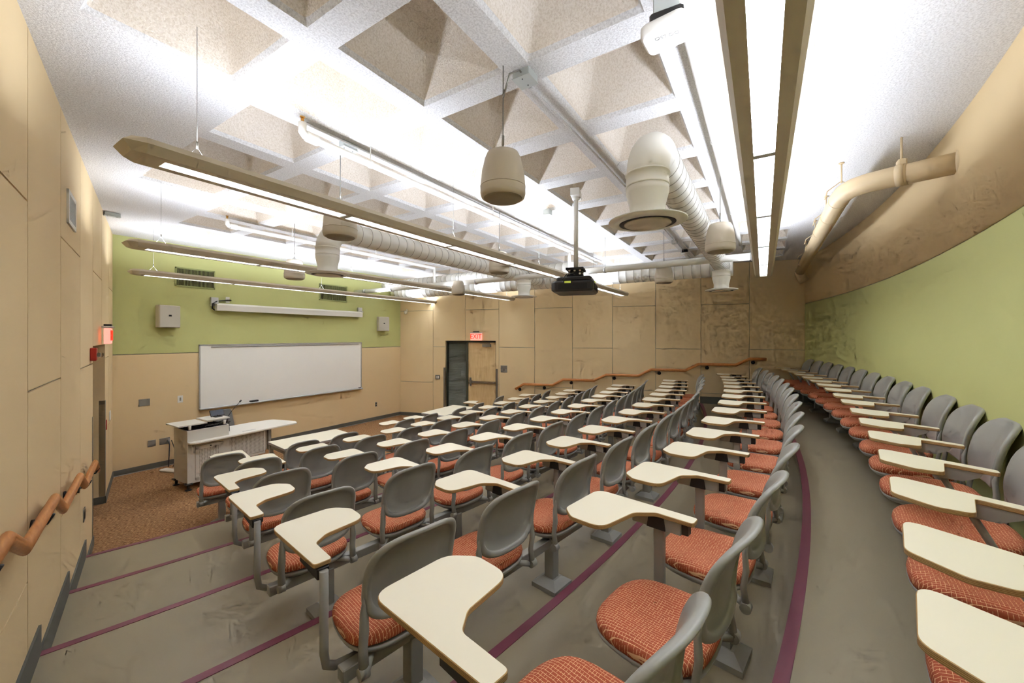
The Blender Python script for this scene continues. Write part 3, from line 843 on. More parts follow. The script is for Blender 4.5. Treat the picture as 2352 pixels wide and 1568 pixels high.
# sprinkler pipes
def spr(x0, x1, y, z, label, drops, r=.03):
    t = thing('sprinkler_pipe', label, 'pipe', (x0, y, z), 0, 'white sprinkler pipes under the ceiling ribs')
    b = MB(); b.tube([(0, 0, .09), (0, 0, .02), (.02, 0, 0), (.09, 0, 0), (x1-x0, 0, 0)], r, 12); b.build('pipe_run', M['white'], t)
    b = MB(); b.tube([(.03, 0, 0), (.12, 0, 0)], r+.01, 12); b.build('elbow', M['white'], t)
    b = MB(); b.tube([(0, 0, .09), (0, 0, .13)], .012, 8); b.lathe([(.018, .13), (.02, .135), (.004, .14)], 10); b.build('sprinkler_head', brass, t)
    for xx in drops:
        b = MB(); b.tube([(xx-x0, 0, 0), (xx-x0, 0, ZC-z)], .005, 6); b.tube([(xx-x0-.012, 0, 0), (xx-x0+.012, 0, 0)], r+.005, 12); b.build('pipe_hanger', M['white'], t)
brass = mat('brass', (176, 130, 60), .35, .8)
spr(1.68, 8.0, 2.97, 3.9, 'white sprinkler pipe running above the middle fluorescent light', (2.3, 4.2, 6.2))
spr(2.5, 6.6, 6.3, 3.9, 'white sprinkler pipe in front of the ceiling coffers near the green wall', (3.4, 5.0))
spr(-.2, 7.9, .33, 3.95, 'white sprinkler pipe running beside the nearest fluorescent light', (1.2, 3.6, 5.8))
# stand pipe dropping to cross pipe
for (x, y, lb) in ((6.6, 2.97, 'short white vertical pipe joining the sprinkler line by the projector'), (6.6, 6.3, 'short white vertical pipe joining the sprinkler line near the green wall')):
    b = MB(); b.tube([(0, 0, 0), (0, 0, .4)], .03, 12); props(b.build('riser_pipe', M['white'], loc=(x, y, 3.53)), lb, 'pipe')
# tan pipe at the curved wall
t = thing('tan_pipe', 'thick tan drain pipe bending along the ceiling by the curved wall', 'pipe', (0, 0, 0))
b = MB(); z = 3.74
arc = [(4.55, -1.34, z), (4.62, -1.1, z), (4.68, -.9, z), (4.72, -.8, z), (4.80, -.71, z), (4.92, -.665, z), (5.1, -.65, z)]
b.tube(arc+[(10.35, -.66, z-.02)], .085, 20); b.build('pipe_run', M['tanpipe'], t)
b = MB(); b.tube([(10.2, -.66, z-.02), (10.38, -.665, z-.05), (10.45, -.7, z-.14), (10.45, -.75, z-.22)], .092, 20); b.build('end_elbow', M['tanpipe'], t)
b = MB()
for x in (5.15, 5.8, 6.6, 7.8, 9.2):
    b = MB(); b.tube([(x, -.65, z), (x+.02, -.65, z)], .0885, 20); b.build('pipe_collar', M['tanpipe'], t)
b = MB(); b.tube([(4.64, -1.04, z), (4.66, -.99, z)], .09, 20); b.build('pipe_collar', M['tanpipe'], t)
b = MB(); b.tube([(4.545, -1.345, z), (4.56, -1.31, z)], .105, 20); b.build('wall_flange', M['tanpipe'], t)
for x in (5.0, 6.1, 7.3, 8.8):
    b = MB(); b.tube([(x, -.65, z+.12), (x, -.65, ZC)], .007, 8); b.tube([(x, -.52, z-.02), (x, -.54, z+.06), (x, -.65, z+.14), (x, -.76, z+.06)], .005, 6); b.lathe([(.02, 0), (.024, .01), (.005, .012)], 10, mtx=Matrix.Translation((x, -.65, ZC-.012))); b.build('pipe_hanger', M['tanpipe'], t)
b = MB(); b.tube([(4.64, -1.0, z+.1), (4.64, -1.0, ZC)], .008, 8); b.box(4.60, 4.68, -1.03, -.97, z+.07, z+.13, ch=.01); b.tube([(4.635, -1.02, z), (4.655, -.97, z)], .091, 20); b.build('pipe_hanger', M['tanpipe'], t)

# ------------------------------------------------------------------ conduit and boxes on the ceiling ribs
def cbox(x, y, w, d, label, z=ZC, h=.05, m_='galv', rz=0):
    b = MB(); b.box(-w/2, w/2, -d/2, d/2, -h, .0, ch=.004)
    o = b.build('junction_box', M[m_], loc=(x, y, z), rz=rz); props(o, label, 'junction box')
    b = MB(); b.box(-w/2-.004, w/2+.004, -d/2-.004, d/2+.004, -h-.004, -h); b.build('cover_plate', M[m_], o)
    b = MB()
    for sx_ in (-1, 1): b.tube([(sx_*w*.3, 0, -h-.003), (sx_*w*.3, 0, -h-.008)], .004, 6)
    b.build('screw', M['dark'], o)
cbox(2.20, 1.30, .12, .12, 'grey junction box on the ceiling rib above the nearest pendant speaker')
cbox(2.16, 3.09, .14, .07, 'grey junction box beside the sprinkler pipe over the left rows')
cbox(4.74, 2.45, .1, .09, 'small grey junction box left of the projector pole', h=.07)
cbox(7.48, 1.33, .12, .08, 'small grey junction box on the rib right of the projector')
cbox(1.62, 7.57, .16, .06, 'small grey bracket box where ceiling meets left wall')
b = MB(); b.tube([(2.26, 1.33, ZC-.02), (3.5, 1.31, ZC-.02), (9.5, 1.32, ZC-.02)], .011, 8); props(b.build('conduit', M['ceil']), 'sprayed-over conduit along the ceiling rib right of the speaker', 'conduit')
b = MB(); b.tube([(1.75, 3.05, ZC-.02), (5.2, 3.08, ZC-.02), (8.6, 3.07, ZC-.02)], .01, 8); props(b.build('conduit', M['ceil']), 'thin conduit running next to the middle sprinkler pipe', 'conduit')
b = MB(); b.tube([(2.17, 1.3, ZC-.02), (2.11, 1.29, ZC-.03), (2.06, 1.33, ZC-.07), (2.063, 1.38, ZC-.2)], .006, 8); props(b.build('speaker_wire', M['cable']), 'looped wire from the junction box to the nearest pendant speaker', 'wire')
# fire sensor near the far ducts
t = thing('ceiling_sensor', 'black and white round detector on the ceiling by the far duct', 'sensor', (8.4, 1.30, ZC-.09))
b = MB(); b.lathe([(.02, 0), (.07, .005), (.075, .03), (.06, .035)], 20); b.build('sensor_base', M['white'], t)
b = MB(); b.box(-.05, .05, -.05, .05, .035, .09); b.build('sensor_block', M['dark'], t)
# small white device near the camera
t = thing('ceiling_device', 'curved white wireless device hanging from the ceiling rib at the top', 'ceiling device', (1.99, .385, 3.82), RAD(4))
b = MB(); b.box(-.05, .05, -.06, .06, .05, .24, ch=.006); b.build('mount_plate', M['galv'], t)
b = MB(); b.box(-.06, .06, -.075, .075, .015, .07, ch=.01); b.build('dark_base', M['dark'], t)
o_ = rnd([(-.095, -.085), (.07, -.115), (.11, .1), (-.06, .125)], .045, 6)
b = MB(); b.prism([(p[0], p[1]) for p in o_], -.035, .03, 0, ch=.012, smooth=True); b.build('device_shell', M['white'], t)
x = text_mesh('device_mark', 'OO LSO', .03, .0006, M['greymetal'], t); x.location = (-.02, .0, -.0365); x.rotation_euler = (PI, 0, RAD(90))

# ------------------------------------------------------------------ projector
t = thing('projector', 'black ceiling projector on a white pole', 'projector', (4.3, 1.85, 2.86), RAD(15))
S = .86
b = MB(); b.prism(rnd([(-.26, -.23), (.21, -.23), (.26, -.17), (.26, .2), (.21, .25), (-.21, .25), (-.26, .2)], .03, 4), 0, .12, 0, ch=.02); b.build('projector_body', M['dark'], t)
b = MB(); b.prism(rnd([(-.23, -.2), (.2, -.2), (.2, .2), (-.2, .2)], .05, 4), .12, .17, 0, ch=.012); b.build('top_cover', M['dark'], t)
b = MB(); b.box(-.13, .13, -.09, .09, .165, .2); b.box(-.1, .1, -.075, .075, .2, .27); b.box(-.13, .13, -.1, .1, .262, .285); b.build('mount_bracket', M['black'], t)
for xx, zz in ((-.06, .25), (0, .252), (.06, .254), (-.06, .215), (.06, .218)):
    b = MB(); b.tube([(xx, -.075, zz), (xx, -.082, zz)], .012, 10); b.tube([(-.1, xx, zz), (-.107, xx, zz)], .012, 10); b.build('bolt', M['chrome'], t)
b = MB(); b.box(-.19, .19, -.2335, -.229, .02, .085); b.box(-.264, -.2595, -.16, .16, .02, .085); b.build('vent_slots', M['black'], t)
b = MB(); b.box(-.17, -.11, -.236, -.23, .098, .115); b.box(-.2665, -.2605, .02, .09, .09, .112); b.build('display', M['lcd'], t)
b = MB(); b.tube([(0, .0, .28), (0, 0, 1.2)], .026, 16); b.build('pole', M['white'], t)
b = MB(); b.box(-.11, .11, -.05, .05, 1.12, 1.2); b.lathe([(.03, 1.09), (.045, 1.1), (.045, 1.13), (.03, 1.13)], 16); b.build('ceiling_plate', M['white'], t)
b = MB(); b.tube([(-.24, .1, .11), (-.33, .1, .12), (-.31, .06, .18), (-.2, .0, .205), (-.12, 0, .2)], .006, 8); b.build('power_cord', M['dark'], t)

# ------------------------------------------------------------------ lectern desk
LX, LY = 2.40, 7.38
t = thing('lectern_desk', 'putty coloured teaching desk with raised lectern end and perforated panels', 'lectern', (LX, LY, 0), RAD(1.5))
b = MB(); b.box(0, .56, 0, .49, .1, .91); b.build('cabinet', M['desk'], t)
b = MB(); b.box(.02, .54, .02, .47, .905, .915); b.build('cabinet_top', M['dark'], t)
d = MB(); d.box(.1, .47, -.008, 0, .14, .66); dd = d.build('cabinet_door', M['perf'], t)
fr_ = MB()
for a in ((.1, .15, .14, .66), (.42, .47, .14, .66), (.1, .47, .14, .18), (.1, .47, .6, .66)): fr_.box(a[0], a[1], -.010, -.008, a[2], a[3])
fr_.build('door_frame', M['desk'], dd)
k = MB(); k.tube([(.3, -.01, .63), (.3, -.016, .63)], .01, 10); k.build('lock', M['dark'], dd)
b = MB(); b.box(.56, 1.12, 0.0, .02, .34, .70); b.build('modesty_panel', M['perf'], t)
b = MB(); b.box(.56, .585, -.003, .02, .30, .72); b.box(1.1, 1.125, -.003, .02, .30, .72); b.box(.56, 1.12, -.002, .02, .30, .335); b.box(.56, 1.12, -.002, .02, .69, .72); b.build('panel_frame', M['desk'], t)
b = MB(); mt = Matrix.Translation((1.12, .0, 0)) @ Matrix.Rotation(RAD(48), 4, 'Z'); b.box(0, .16, 0, .015, .34, .70, mtx=mt); b.build('angled_panel', M['perf'], t)
b = MB(); b.box(1.19, 1.235, .02, .06, .34, .72); b.box(1.19, 1.235, .45, .49, .1, .72); b.build('end_leg', M['greymetal'], t)
b = MB(); b.tube([(1.21, .05, .4), (1.24, .03, .3), (1.28, 0, .22), (1.29, -.02, .06)], .018, 10); b.build('curved_leg', M['greymetal'], t)
tp = rnd([(.05, -.13), (1.66, -.06), (1.72, .08), (1.58, .62), (1.2, .7), (.56, .66), (.56, 0.0), (.0, 0.0), (.0, -.08)], [.01, .02, .05, .1, .05, .01, .005, .005, .02], 5)
b = MB(); b.prism(tp, .715, .742, 0, ch=.004); b.build('desktop', M['desktop'], t)
b = MB(); b.box(.78, .98, .02, .045, .742, .745); b.build('slot_cover', M['alu'], t)
b = MB(); b.prism([(-.05, .05), (.33, .05), (.33, .5), (-.05, .5)], 0, .018, 0, mtx=Matrix.Translation((-.05, 0, .975)) @ Matrix.Rotation(RAD(0), 4, 'X')); b.prism([(.28, .06), (.6, .06), (.6, .46), (.28, .46)], 1.0, 1.018, 0)
b.build('lectern_shelf', M['desk'], t)
b = MB()
for xx, yy in ((.05, .06), (.05, .42), (.52, .06), (.52, .42)): b.tube([(xx, yy, .9), (xx, yy, .985)], .02, 12)
b.build('shelf_post', M['desk'], t)
for xx, yy in ((.02, .02), (.02, .46), (.54, .1)):
    b = MB(); b.box(xx-.05, xx+.05, yy-.05, yy+.05, .085, .11, ch=.01); b.tube([(xx, yy, .02), (xx, yy, .09)], .02, 10); b.lathe([(.04, .0), (.045, .012), (.02, .02)], 14, mtx=Matrix.Translation((xx, yy, 0))); b.build('caster', M['dark'], t)
b = MB()
random.seed(3)
for i in range(9):
    x0 = .1+random.random()*.35; y0 = .08+random.random()*.25
    pts = [(x0+math.sin(k*1.3+i)*.09, y0+math.cos(k*1.7+i*2)*.09, .925+.02*abs(math.sin(k+i))) for k in range(8)]
    b.tube(pts, .006, 6)
b.tube([(.44, .1, .92), (.5, .1, .98), (.6, .12, .93), (.64, .2, .8), (.66, .25, .75)], .005, 6)
props(b.build('cable_tangle', M['dark'], loc=(LX, LY, 0)), 'tangle of black cables inside the lectern top', 'cables')
t = thing('monitor', 'small black screen tilted back on the lectern shelf', 'monitor', (2.90, 7.64, 1.018), RAD(4)); t.scale = (.78, .78, .72)
mt = Matrix.Rotation(RAD(-28), 4, 'X')
b = MB(); b.box(-.13, .13, -.012, .012, .02, .17, mtx=mt, ch=.004); b.build('screen_case', M['dark'], t)
M['screen'] = mat('dark_screen', (40, 48, 60), .15)
b = MB(); b.box(-.115, .115, -.0145, -.0125, .035, .158, mtx=mt); b.build('screen_glass', M['screen'], t)
b = MB(); b.box(-.07, .07, -.05, .06, .0, .012, ch=.004); b.tube([(0, 0, .01), (0, .01, .05)], .012, 8); b.build('screen_stand', M['dark'], t)
t = thing('microphone', 'black gooseneck microphone leaning right over the desk', 'microphone', (3.0, 7.55, 1.018))
b = MB(); b.tube([(0, 0, -.09), (.01, 0, 0), (.06, .01, .07), (.2, .04, .21)], .0045, 8); b.build('gooseneck', M['dark'], t)
b = MB(); b.tube([(.2, .04, .21), (.225, .045, .235)], .013, 10); b.build('microphone_head', M['dark'], t)
b = MB(); b.box(-.03, .03, -.03, .03, -.1, -.08); b.build('microphone_base', M['dark'], t)
# power strip and cord by the wall
t = thing('floor_box', 'white cable cover on the carpet behind the lectern', 'cable cover', (2.62, 8.65, 0), RAD(-70))
b = MB(); b.box(-.25, .25, -.06, .06, 0, .035, ch=.012); b.build('cover_shell', M['white'], t)
b = MB(); b.tube([(2.68, 9.14, .46), (2.69, 9.08, .4), (2.66, 9.0, .2), (2.62, 8.9, .04)], .008, 8); b.tube([(2.73, 9.12, .46), (2.74, 9.05, .36), (2.76, 8.95, .15), (2.66, 8.82, .04)], .007, 8)
props(b.build('power_cord', M['dark']), 'black cords from the low outlet down to the carpet', 'cord')
# office chair behind the desk
t = thing('office_chair', 'grey office chair behind the teaching desk', 'chair', (3.42, 8.32, 0), RAD(200))
M['darkgrey'] = mat('dark_grey_mesh', (112, 112, 108), .7)
b = MB(); b.prism(rnd([(-.2, 0), (.2, 0), (.16, .46), (-.16, .46)], .08, 5), -.02, .02, 0, ch=.008, mtx=Matrix.Translation((0, -.2, .52)) @ Matrix.Rotation(RAD(98), 4, 'X')); b.build('backrest', M['darkgrey'], t)
b = MB(); b.prism(rnd([(-.23, -.22), (.23, -.22), (.22, .24), (-.22, .24)], .09, 5), .43, .49, 0, ch=.015); b.build('seat', M['darkgrey'], t)
b = MB(); b.tube([(0, 0, .08), (0, 0, .43)], .025, 12); b.build('gas_post', M['dark'], t)
for i in range(5):
    a = 2*PI*i/5; b = MB(); b.tube([(0, 0, .1), (.26*math.cos(a), .26*math.sin(a), .07)], .018, 8); b.lathe([(.02, 0), (.026, .02), (.02, .045)], 10, mtx=Matrix.Translation((.26*math.cos(a), .26*math.sin(a), 0))); b.build('leg', M['dark'], t)

# ------------------------------------------------------------------ front tables
def table(x, y, w, d_, rz, label):
    t = thing('table', label, 'table', (x, y, 0), rz, 'cream tables in the front row')
    b = MB(); b.prism(rnd([(-w/2, -d_/2), (w/2, -d_/2), (w/2, d_/2), (-w/2, d_/2)], .012, 3), .70, .735, 0, side=1, ch=.003); b.build('tabletop', [M['laminate'], M['alu']], t)
    for sx_ in (-1, 1):
        for sy_ in (-1, 1):
            b = MB(); xx = sx_*(w/2-.035); yy = sy_*(d_/2-.035); b.box(xx-.025, xx+.025, yy-.025, yy+.025, 0, .70, ch=.004); b.build('leg', M['greymetal'], t)
    b = MB(); b.box(-w/2+.05, w/2-.05, -d_/2+.03, -d_/2+.05, .64, .70); b.box(-w/2+.05, w/2-.05, d_/2-.05, d_/2-.03, .64, .70)
    for sx_ in (-1, 1): b.box(sx_*(w/2-.035)-.01, sx_*(w/2-.035)+.01, -d_/2+.05, d_/2-.05, .64, .70)
    b.build('apron', M['greymetal'], t)
table(3.59, 6.05, 1.08, .62, RAD(-6.5), 'cream rectangular table near the teaching desk, left of the two')
table(6.57, 5.82, 1.1, .63, RAD(3), 'cream rectangular table in front of the maple door, right of the two')

# ------------------------------------------------------------------ tablet-arm chairs
SW, SD, HS, HT, HB = .235, .225, .455, .75, .925
def sq_outline(ax, ay, n=2.9, k=40, cy=0., taper=0.):
    o = []
    for i in range(k):
        a = 2*PI*i/k; c, s_ = math.cos(a), math.sin(a)
        x = ax*math.copysign(abs(c)**(2/n), c); y = ay*math.copysign(abs(s_)**(2/n), s_)
        o.append((x*(1-taper*(y/ay)), y+cy))
    return o
def part_seat():
    b = MB(); k = 40
    rings = []
    for sc_, z in ((.93, HS-.055), (.985, HS-.048), (1.0, HS-.03), (.985, HS-.012), (.94, HS-.001), (.8, HS+.006), (.55, HS+.004), (.25, HS-.002)):
        rg = []
        for (x, y) in sq_outline(SW, SD, 2.9, k, 0, .06):
            X, Y = x*sc_, y*sc_
            zz = z
            zz -= .03*max(0, (Y/SD-.55))**1.5*2.0 if Y > 0 else 0
            zz += .018*max(0, (-Y/SD-.3))
            zz -= .012*(1-abs(X/SW))*max(0, 1-abs(Y/SD+.1)) if z > HS-.02 else 0
            rg.append((X, Y+.06, zz))
        rings.append(rg)
    v = [p for r in rings for p in r]; f = []
    for r in range(len(rings)-1):
        for i in range(k): f.append((r*k+i, r*k+(i+1) % k, (r+1)*k+(i+1) % k, (r+1)*k+i))
    f.append(tuple(range(k))[::-1]); f.append(tuple((len(rings)-1)*k+i for i in range(k)))
    b.add(v, f, 0, True); return b
def part_pan():
    b = MB(); k = 40; rings = []
    for sc_, z in ((.7, HS-.1), (.9, HS-.085), (.985, HS-.065), (1.0, HS-.052), (.96, HS-.05)):
        rings.append([(x*sc_, y*sc_+.06, z-(.02*max(0, (y/SD-.5)))) for (x, y) in sq_outline(SW, SD, 2.9, k, 0, .06)])
    v = [p for r in rings for p in r]; f = []
    for r in range(len(rings)-1):
        for i in range(k): f.append((r*k+i, r*k+(i+1) % k, (r+1)*k+(i+1) % k, (r+1)*k+i))
    f.append(tuple(range(k))[::-1]); f.append(tuple((len(rings)-1)*k+i for i in range(k)))
    b.add(v, f, 0, True); b.box(-.06, .06, -.06, .1, .3, HS-.09, ch=.01); return b
BZ0, BZ1 = .53, HB
def bsurf(x, z):
    u = (z-BZ0)/(BZ1-BZ0)
    return -.175-.035*u-.07*u*u*u+.10*(x/.24)**2*.45
def back_outline(k=56):
    o = []; h = (BZ1-BZ0)/2; zc = (BZ0+BZ1)/2
    for i in range(k):
        a = 2*PI*i/k; c, s_ = math.cos(a), math.sin(a)
        n = 3.1 if s_ > 0 else 3.6
        x = .232*math.copysign(abs(c)**(2/n), c); z = h*math.copysign(abs(s_)**(2/n), s_)
        o.append((x*(1-.03*(s_ if s_ > 0 else -s_*.6)), z+zc))
    return o
def part_back():
    b = MB(); k = 56; O = back_outline(k); zc = (BZ0+BZ1)/2
    # (scale, y offset) front side then around the rim to the recessed rear side
    seq = [(.0, .0), (.35, .0), (.7, .0), (.92, .001), (.975, -.003), (1., -.012), (1.0, -.022), (.975, -.031), (.93, -.034), (.885, -.031), (.86, -.02), (.84, -.013), (.5, -.012), (.2, -.012), (0, -.012)]
    rings = []
    for s_, oy in seq:
        rg = []
        for (x, z) in O:
            X = x*s_; Z = zc+(z-zc)*s_
            if s_ < .9 and s_ > 0 and oy < -.01 and z < zc: Z += .006
            rg.append((X, bsurf(X, Z)+oy, Z))
        rings.append(rg)
    v = [p for r in rings for p in r]; f = []
    for r in range(len(rings)-1):
        for i in range(k): f.append((r*k+i, r*k+(i+1) % k, (r+1)*k+(i+1) % k, (r+1)*k+i))
    b.add(v, f, 0, True); return b
def part_upright(s_):
    b = MB()
    pts = [(s_*.212, bsurf(.212, .70)-.018, .70), (s_*.219, bsurf(.219, .6)-.02, .60), (s_*.222, -.170, .52), (s_*.222, -.158, .44), (s_*.222, -.17, .36)]
    b.tube(pts, [.011, .016, .0185, .0175, .020], 10, sq=(.75, 1.15))
    b.tube([(s_*.205, -.17, .355), (s_*.245, -.17, .355)], .024, 14)
    return b
def part_arm_link(s_):
    b = MB(); b.tube([(s_*.21, -.165, .355), (s_*.16, -.10, .355), (s_*.10, -.04, .345)], .017, 8); return b
TABR = rnd([(.258, .0), (.33, .0), (.33, .525), (.015, .525), (-.05, .45), (-.05, .29), (.19, .25), (.258, .17)], [.02, .02, .07, .06, .06, .08, .07, .04], 7)
TABL = rnd([(.255, .07), (.335, .07), (.365, .60), (.05, .615), (-.03, .52), (-.03, .35), (.19, .315), (.258, .26)], [.02, .02, .07, .10, .08, .08, .07, .04], 7)
TABA = rnd([(.205, -.13), (.375, .32), (.07, .33), (-.02, .20), (-.015, .09), (.20, .06), (.135, -.13)], [.02, .05, .06, .06, .04, .012, .02], 6)
HTA = .71
def mirror(p): return [(-x, y) for x, y in p][::-1]
def part_tablet(o, h=None):
    h = h or HT; b = MB(); b.prism(o, h-.02, h, 0, side=1, ch=.0025); return b
def pivot(pts, ang, c=(.3, .1)):
    ca, sa = math.cos(ang), math.sin(ang)
    return [(c[0]+(x-c[0])*ca-(y-c[1])*sa, c[1]+(x-c[0])*sa+(y-c[1])*ca) for x, y in pts]
def make_chair(name, kind):
    t = bpy.data.objects.new(name, None); C.objects.link(t); t['category'] = 'chair'; t.empty_display_size = .1
    part_seat().build('seat', M['fabric'], t)
    part_pan().build('seat_pan', M['grey'], t)
    part_back().build('backrest', M['grey'], t)
    for s_ in (-1, 1): part_upright(s_).build('back_upright', M['greymetal'], t)
    for s_ in (-1, 1): part_arm_link(s_).build('hinge_bracket', M['greymetal'], t)
    if kind in ('right', 'back'):
        part_tablet(TABR if kind == 'right' else TABA, HT if kind == 'right' else HTA).build('tablet', [M['laminate'], M['ply']], t)
        mt = Matrix.Translation((.3, .1, 0)) @ Matrix.Rotation(RAD(-17) if kind == 'back' else 0, 4, 'Z') @ Matrix.Translation((-.3, -.1, 0))
        if kind == 'right':
            b = MB(); b.box(.272, .325, .06, .30, HT-.082, HT-.021, mtx=mt, ch=.004); br = b.build('tablet_bracket', M['greymetal'], t)
            b = MB(); b.prism([(-.045, -.024), (-.035, .036), (.035, .036), (.045, -.024)][::-1], -.004, .004, 0, mtx=Matrix.Translation((.268, .175, HT-.056)) @ Matrix.Rotation(PI/2, 4, 'Y') @ Matrix.Rotation(PI/2, 4, 'Z')); b.build('knob', M['dark'], br)
            b = MB(); b.box(.28, .318, .03, .062, HT-.075, HT-.025); b.build('bracket_cap', M['dark'], br)
            b = MB(); b.box(.284, .314, .145, .195, .30, HT-.07, ch=.004); b.tube([(.299, .17, .32), (.25, .14, .30), (.1, .02, .31)], .018, 8); b.build('tablet_post', M['greymetal'], t)
        else:
            mt = Matrix.Translation((.195, -.04, 0)) @ Matrix.Rotation(RAD(-18), 4, 'Z')
            b = MB(); b.prism([(-.04, HTA-.021), (.2, HTA-.021), (.19, HTA-.06), (.11, HTA-.085), (.03, HTA-.08), (-.03, HTA-.045)], -.022, .022, 0, mtx=mt @ Matrix(((0, 0, 1, 0), (1, 0, 0, 0), (0, 1, 0, 0), (0, 0, 0, 1)))); b.build('tablet_bracket', M['greymetal'], t)
            b = MB(); b.tube([(.255, -.10, .30), (.245, .07, HTA-.07)], .026, 8, sq=(1.2, .55)); b.tube([(.255, -.09, .33), (.13, -.05, .32)], .018, 8); b.build('tablet_post', M['greymetal'], t)
    elif kind == 'left':
        part_tablet(mirror(TABL)).build('tablet', [M['laminate'], M['ply']], t)
        b = MB(); b.box(-.325, -.272, .06, .28, HT-.07, HT-.021, ch=.004); br = b.build('tablet_bracket', M['dark'], t)
        b = MB(); b.lathe([(.01, 0), (.03, .0), (.03, .02), (.01, .02)], 14, mtx=Matrix.Translation((-.265, .17, HT-.06)) @ Matrix.Rotation(PI/2, 4, 'Y')); b.build('knob', M['black'], br)
        b = MB(); b.tube([(-.30, .05, HT-.03), (-.30, .05, .36), (-.29, .052, .30), (-.25, .055, .272), (-.1, .03, .275)], .019, 12); b.build('tablet_post', M['greymetal'], t)
    elif kind == 'loose':
        for s_ in (-1, 1):
            b = MB(); b.tube([(s_*.2, .2, .36), (s_*.215, .24, .2), (s_*.22, .25, 0)], .011, 10); b.build('leg', M['greymetal'], t)
            b = MB(); b.tube([(s_*.2, -.12, .36), (s_*.215, -.17, .2), (s_*.22, -.2, 0)], .011, 10); b.build('leg', M['greymetal'], t)
        b = MB(); b.tube([(-.2, .2, .36), (.2, .2, .36)], .011, 8); b.tube([(-.2, -.12, .36), (.2, -.12, .36)], .011, 8); b.tube([(-.2, .2, .36), (-.2, -.12, .36)], .011, 8); b.tube([(.2, .2, .36), (.2, -.12, .36)], .011, 8); b.build('seat_frame', M['greymetal'], t)
    return t
protos = {}; used = set()
for kk in ('right', 'left', 'back', 'loose'): protos[kk] = make_chair('tablet_chair' if kk != 'loose' else 'stacking_chair', kk)
def place(kind, r, th, z, label, group):
    o = protos[kind]
    if kind in used: o = copy_tree(o)
    used.add(kind)
    p = pol(r, th); o.location = (p.x, p.y, z); o.rotation_euler = (0, 0, RAD(th))
    o['label'] = label; o['group'] = group
    return o
ORD = ['first', 'second', 'third', 'fourth', 'fifth', 'sixth', 'seventh', 'eighth', 'ninth', 'tenth', 'eleventh', 'twelfth', 'thirteenth', 'fourteenth', 'fifteenth', 'sixteenth', 'seventeenth', 'eighteenth']
ROWS = {  # tier, foot radius, arm positions (degrees) from the left aisle; first may be left handed
 'A': (6, 24.44, [-10.3, -9.05, -7.55, -6.1, -4.65, -3.3, -1.95, -.45, .85, 2.25, 3.6, 4.9, 6.25, 7.6, 8.9, 10.2, 11.45], False),
 'B': (5, 23.44, [-12.11, -9.15, -7.5, -5.87, -4.3, -2.73, -1.1, .45, 2.0, 3.48, 5.0, 6.45, 7.8, 9.2, 10.8], True),
 'C': (4, 22.32, [-12.14, -8.98, -7.22, -5.55, -3.93, -2.33, -.8, .82, 2.4, 3.95, 5.45, 7.0, 8.55, 10.05], True),
 'D': (3, 21.20, [-12.15, -8.73, -6.92, -5.22, -3.55, -1.83, -.15, 1.5, 3.2, 4.85, 6.45, 8.05, 9.8], True),
 'E': (2, 20.10, [-11.93, -8.38, -6.55, -4.78, -2.97, -1.15, .6, 2.36, 4.12, 5.85, 7.6, 9.31], True),
 'F': (1, 19.02, [-9.94, -8.02, -6.12, -4.27, -2.5, -.66, 1.2, 3.1, 4.95, 6.85, 8.8], False),
}
RNAME = {'A': 'row along the green back wall', 'B': 'second row from the back', 'C': 'third row from the back', 'D': 'fourth row from the back', 'E': 'fifth row from the back', 'F': 'second row from the front'}
def beam(r, th, z, posts, label, group, half):
    p = pol(r, th); t = thing('seat_beam', label, 'seat beam', (p.x, p.y, z), RAD(th), group)
    b = MB(); b.box(-half, half, -.075, -.02, .285, .345, ch=.004); b.build('beam', M['greymetal'], t)
    for xx in posts:
        b = MB(); b.box(xx-.035, xx+.035, -.085, -.01, .04, .30, ch=.004); b.build('post', M['greymetal'], t)
        b = MB(); o1 = [(xx-.05, -.14), (xx+.05, -.14), (xx+.05, .06), (xx-.05, .06)]
        v = [(xx-.10, -.15, 0), (xx+.10, -.15, 0), (xx+.10, .05, 0), (xx-.10, .05, 0), (xx-.10, -.15, .03), (xx+.10, -.15, .03), (xx+.10, .05, .03), (xx-.10, .05, .03), (xx-.045, -.10, .065), (xx+.045, -.10, .065), (xx+.045, .0, .065), (xx-.045, .0, .065)]
        b.add(v, [(3, 2, 1, 0), (0, 1, 5, 4), (1, 2, 6, 5), (2, 3, 7, 6), (3, 0, 4, 7), (4, 5, 9, 8), (5, 6, 10, 9), (6, 7, 11, 10), (7, 4, 8, 11), (8, 9, 10, 11)])
        b.build('foot', M['greymetal'], t)
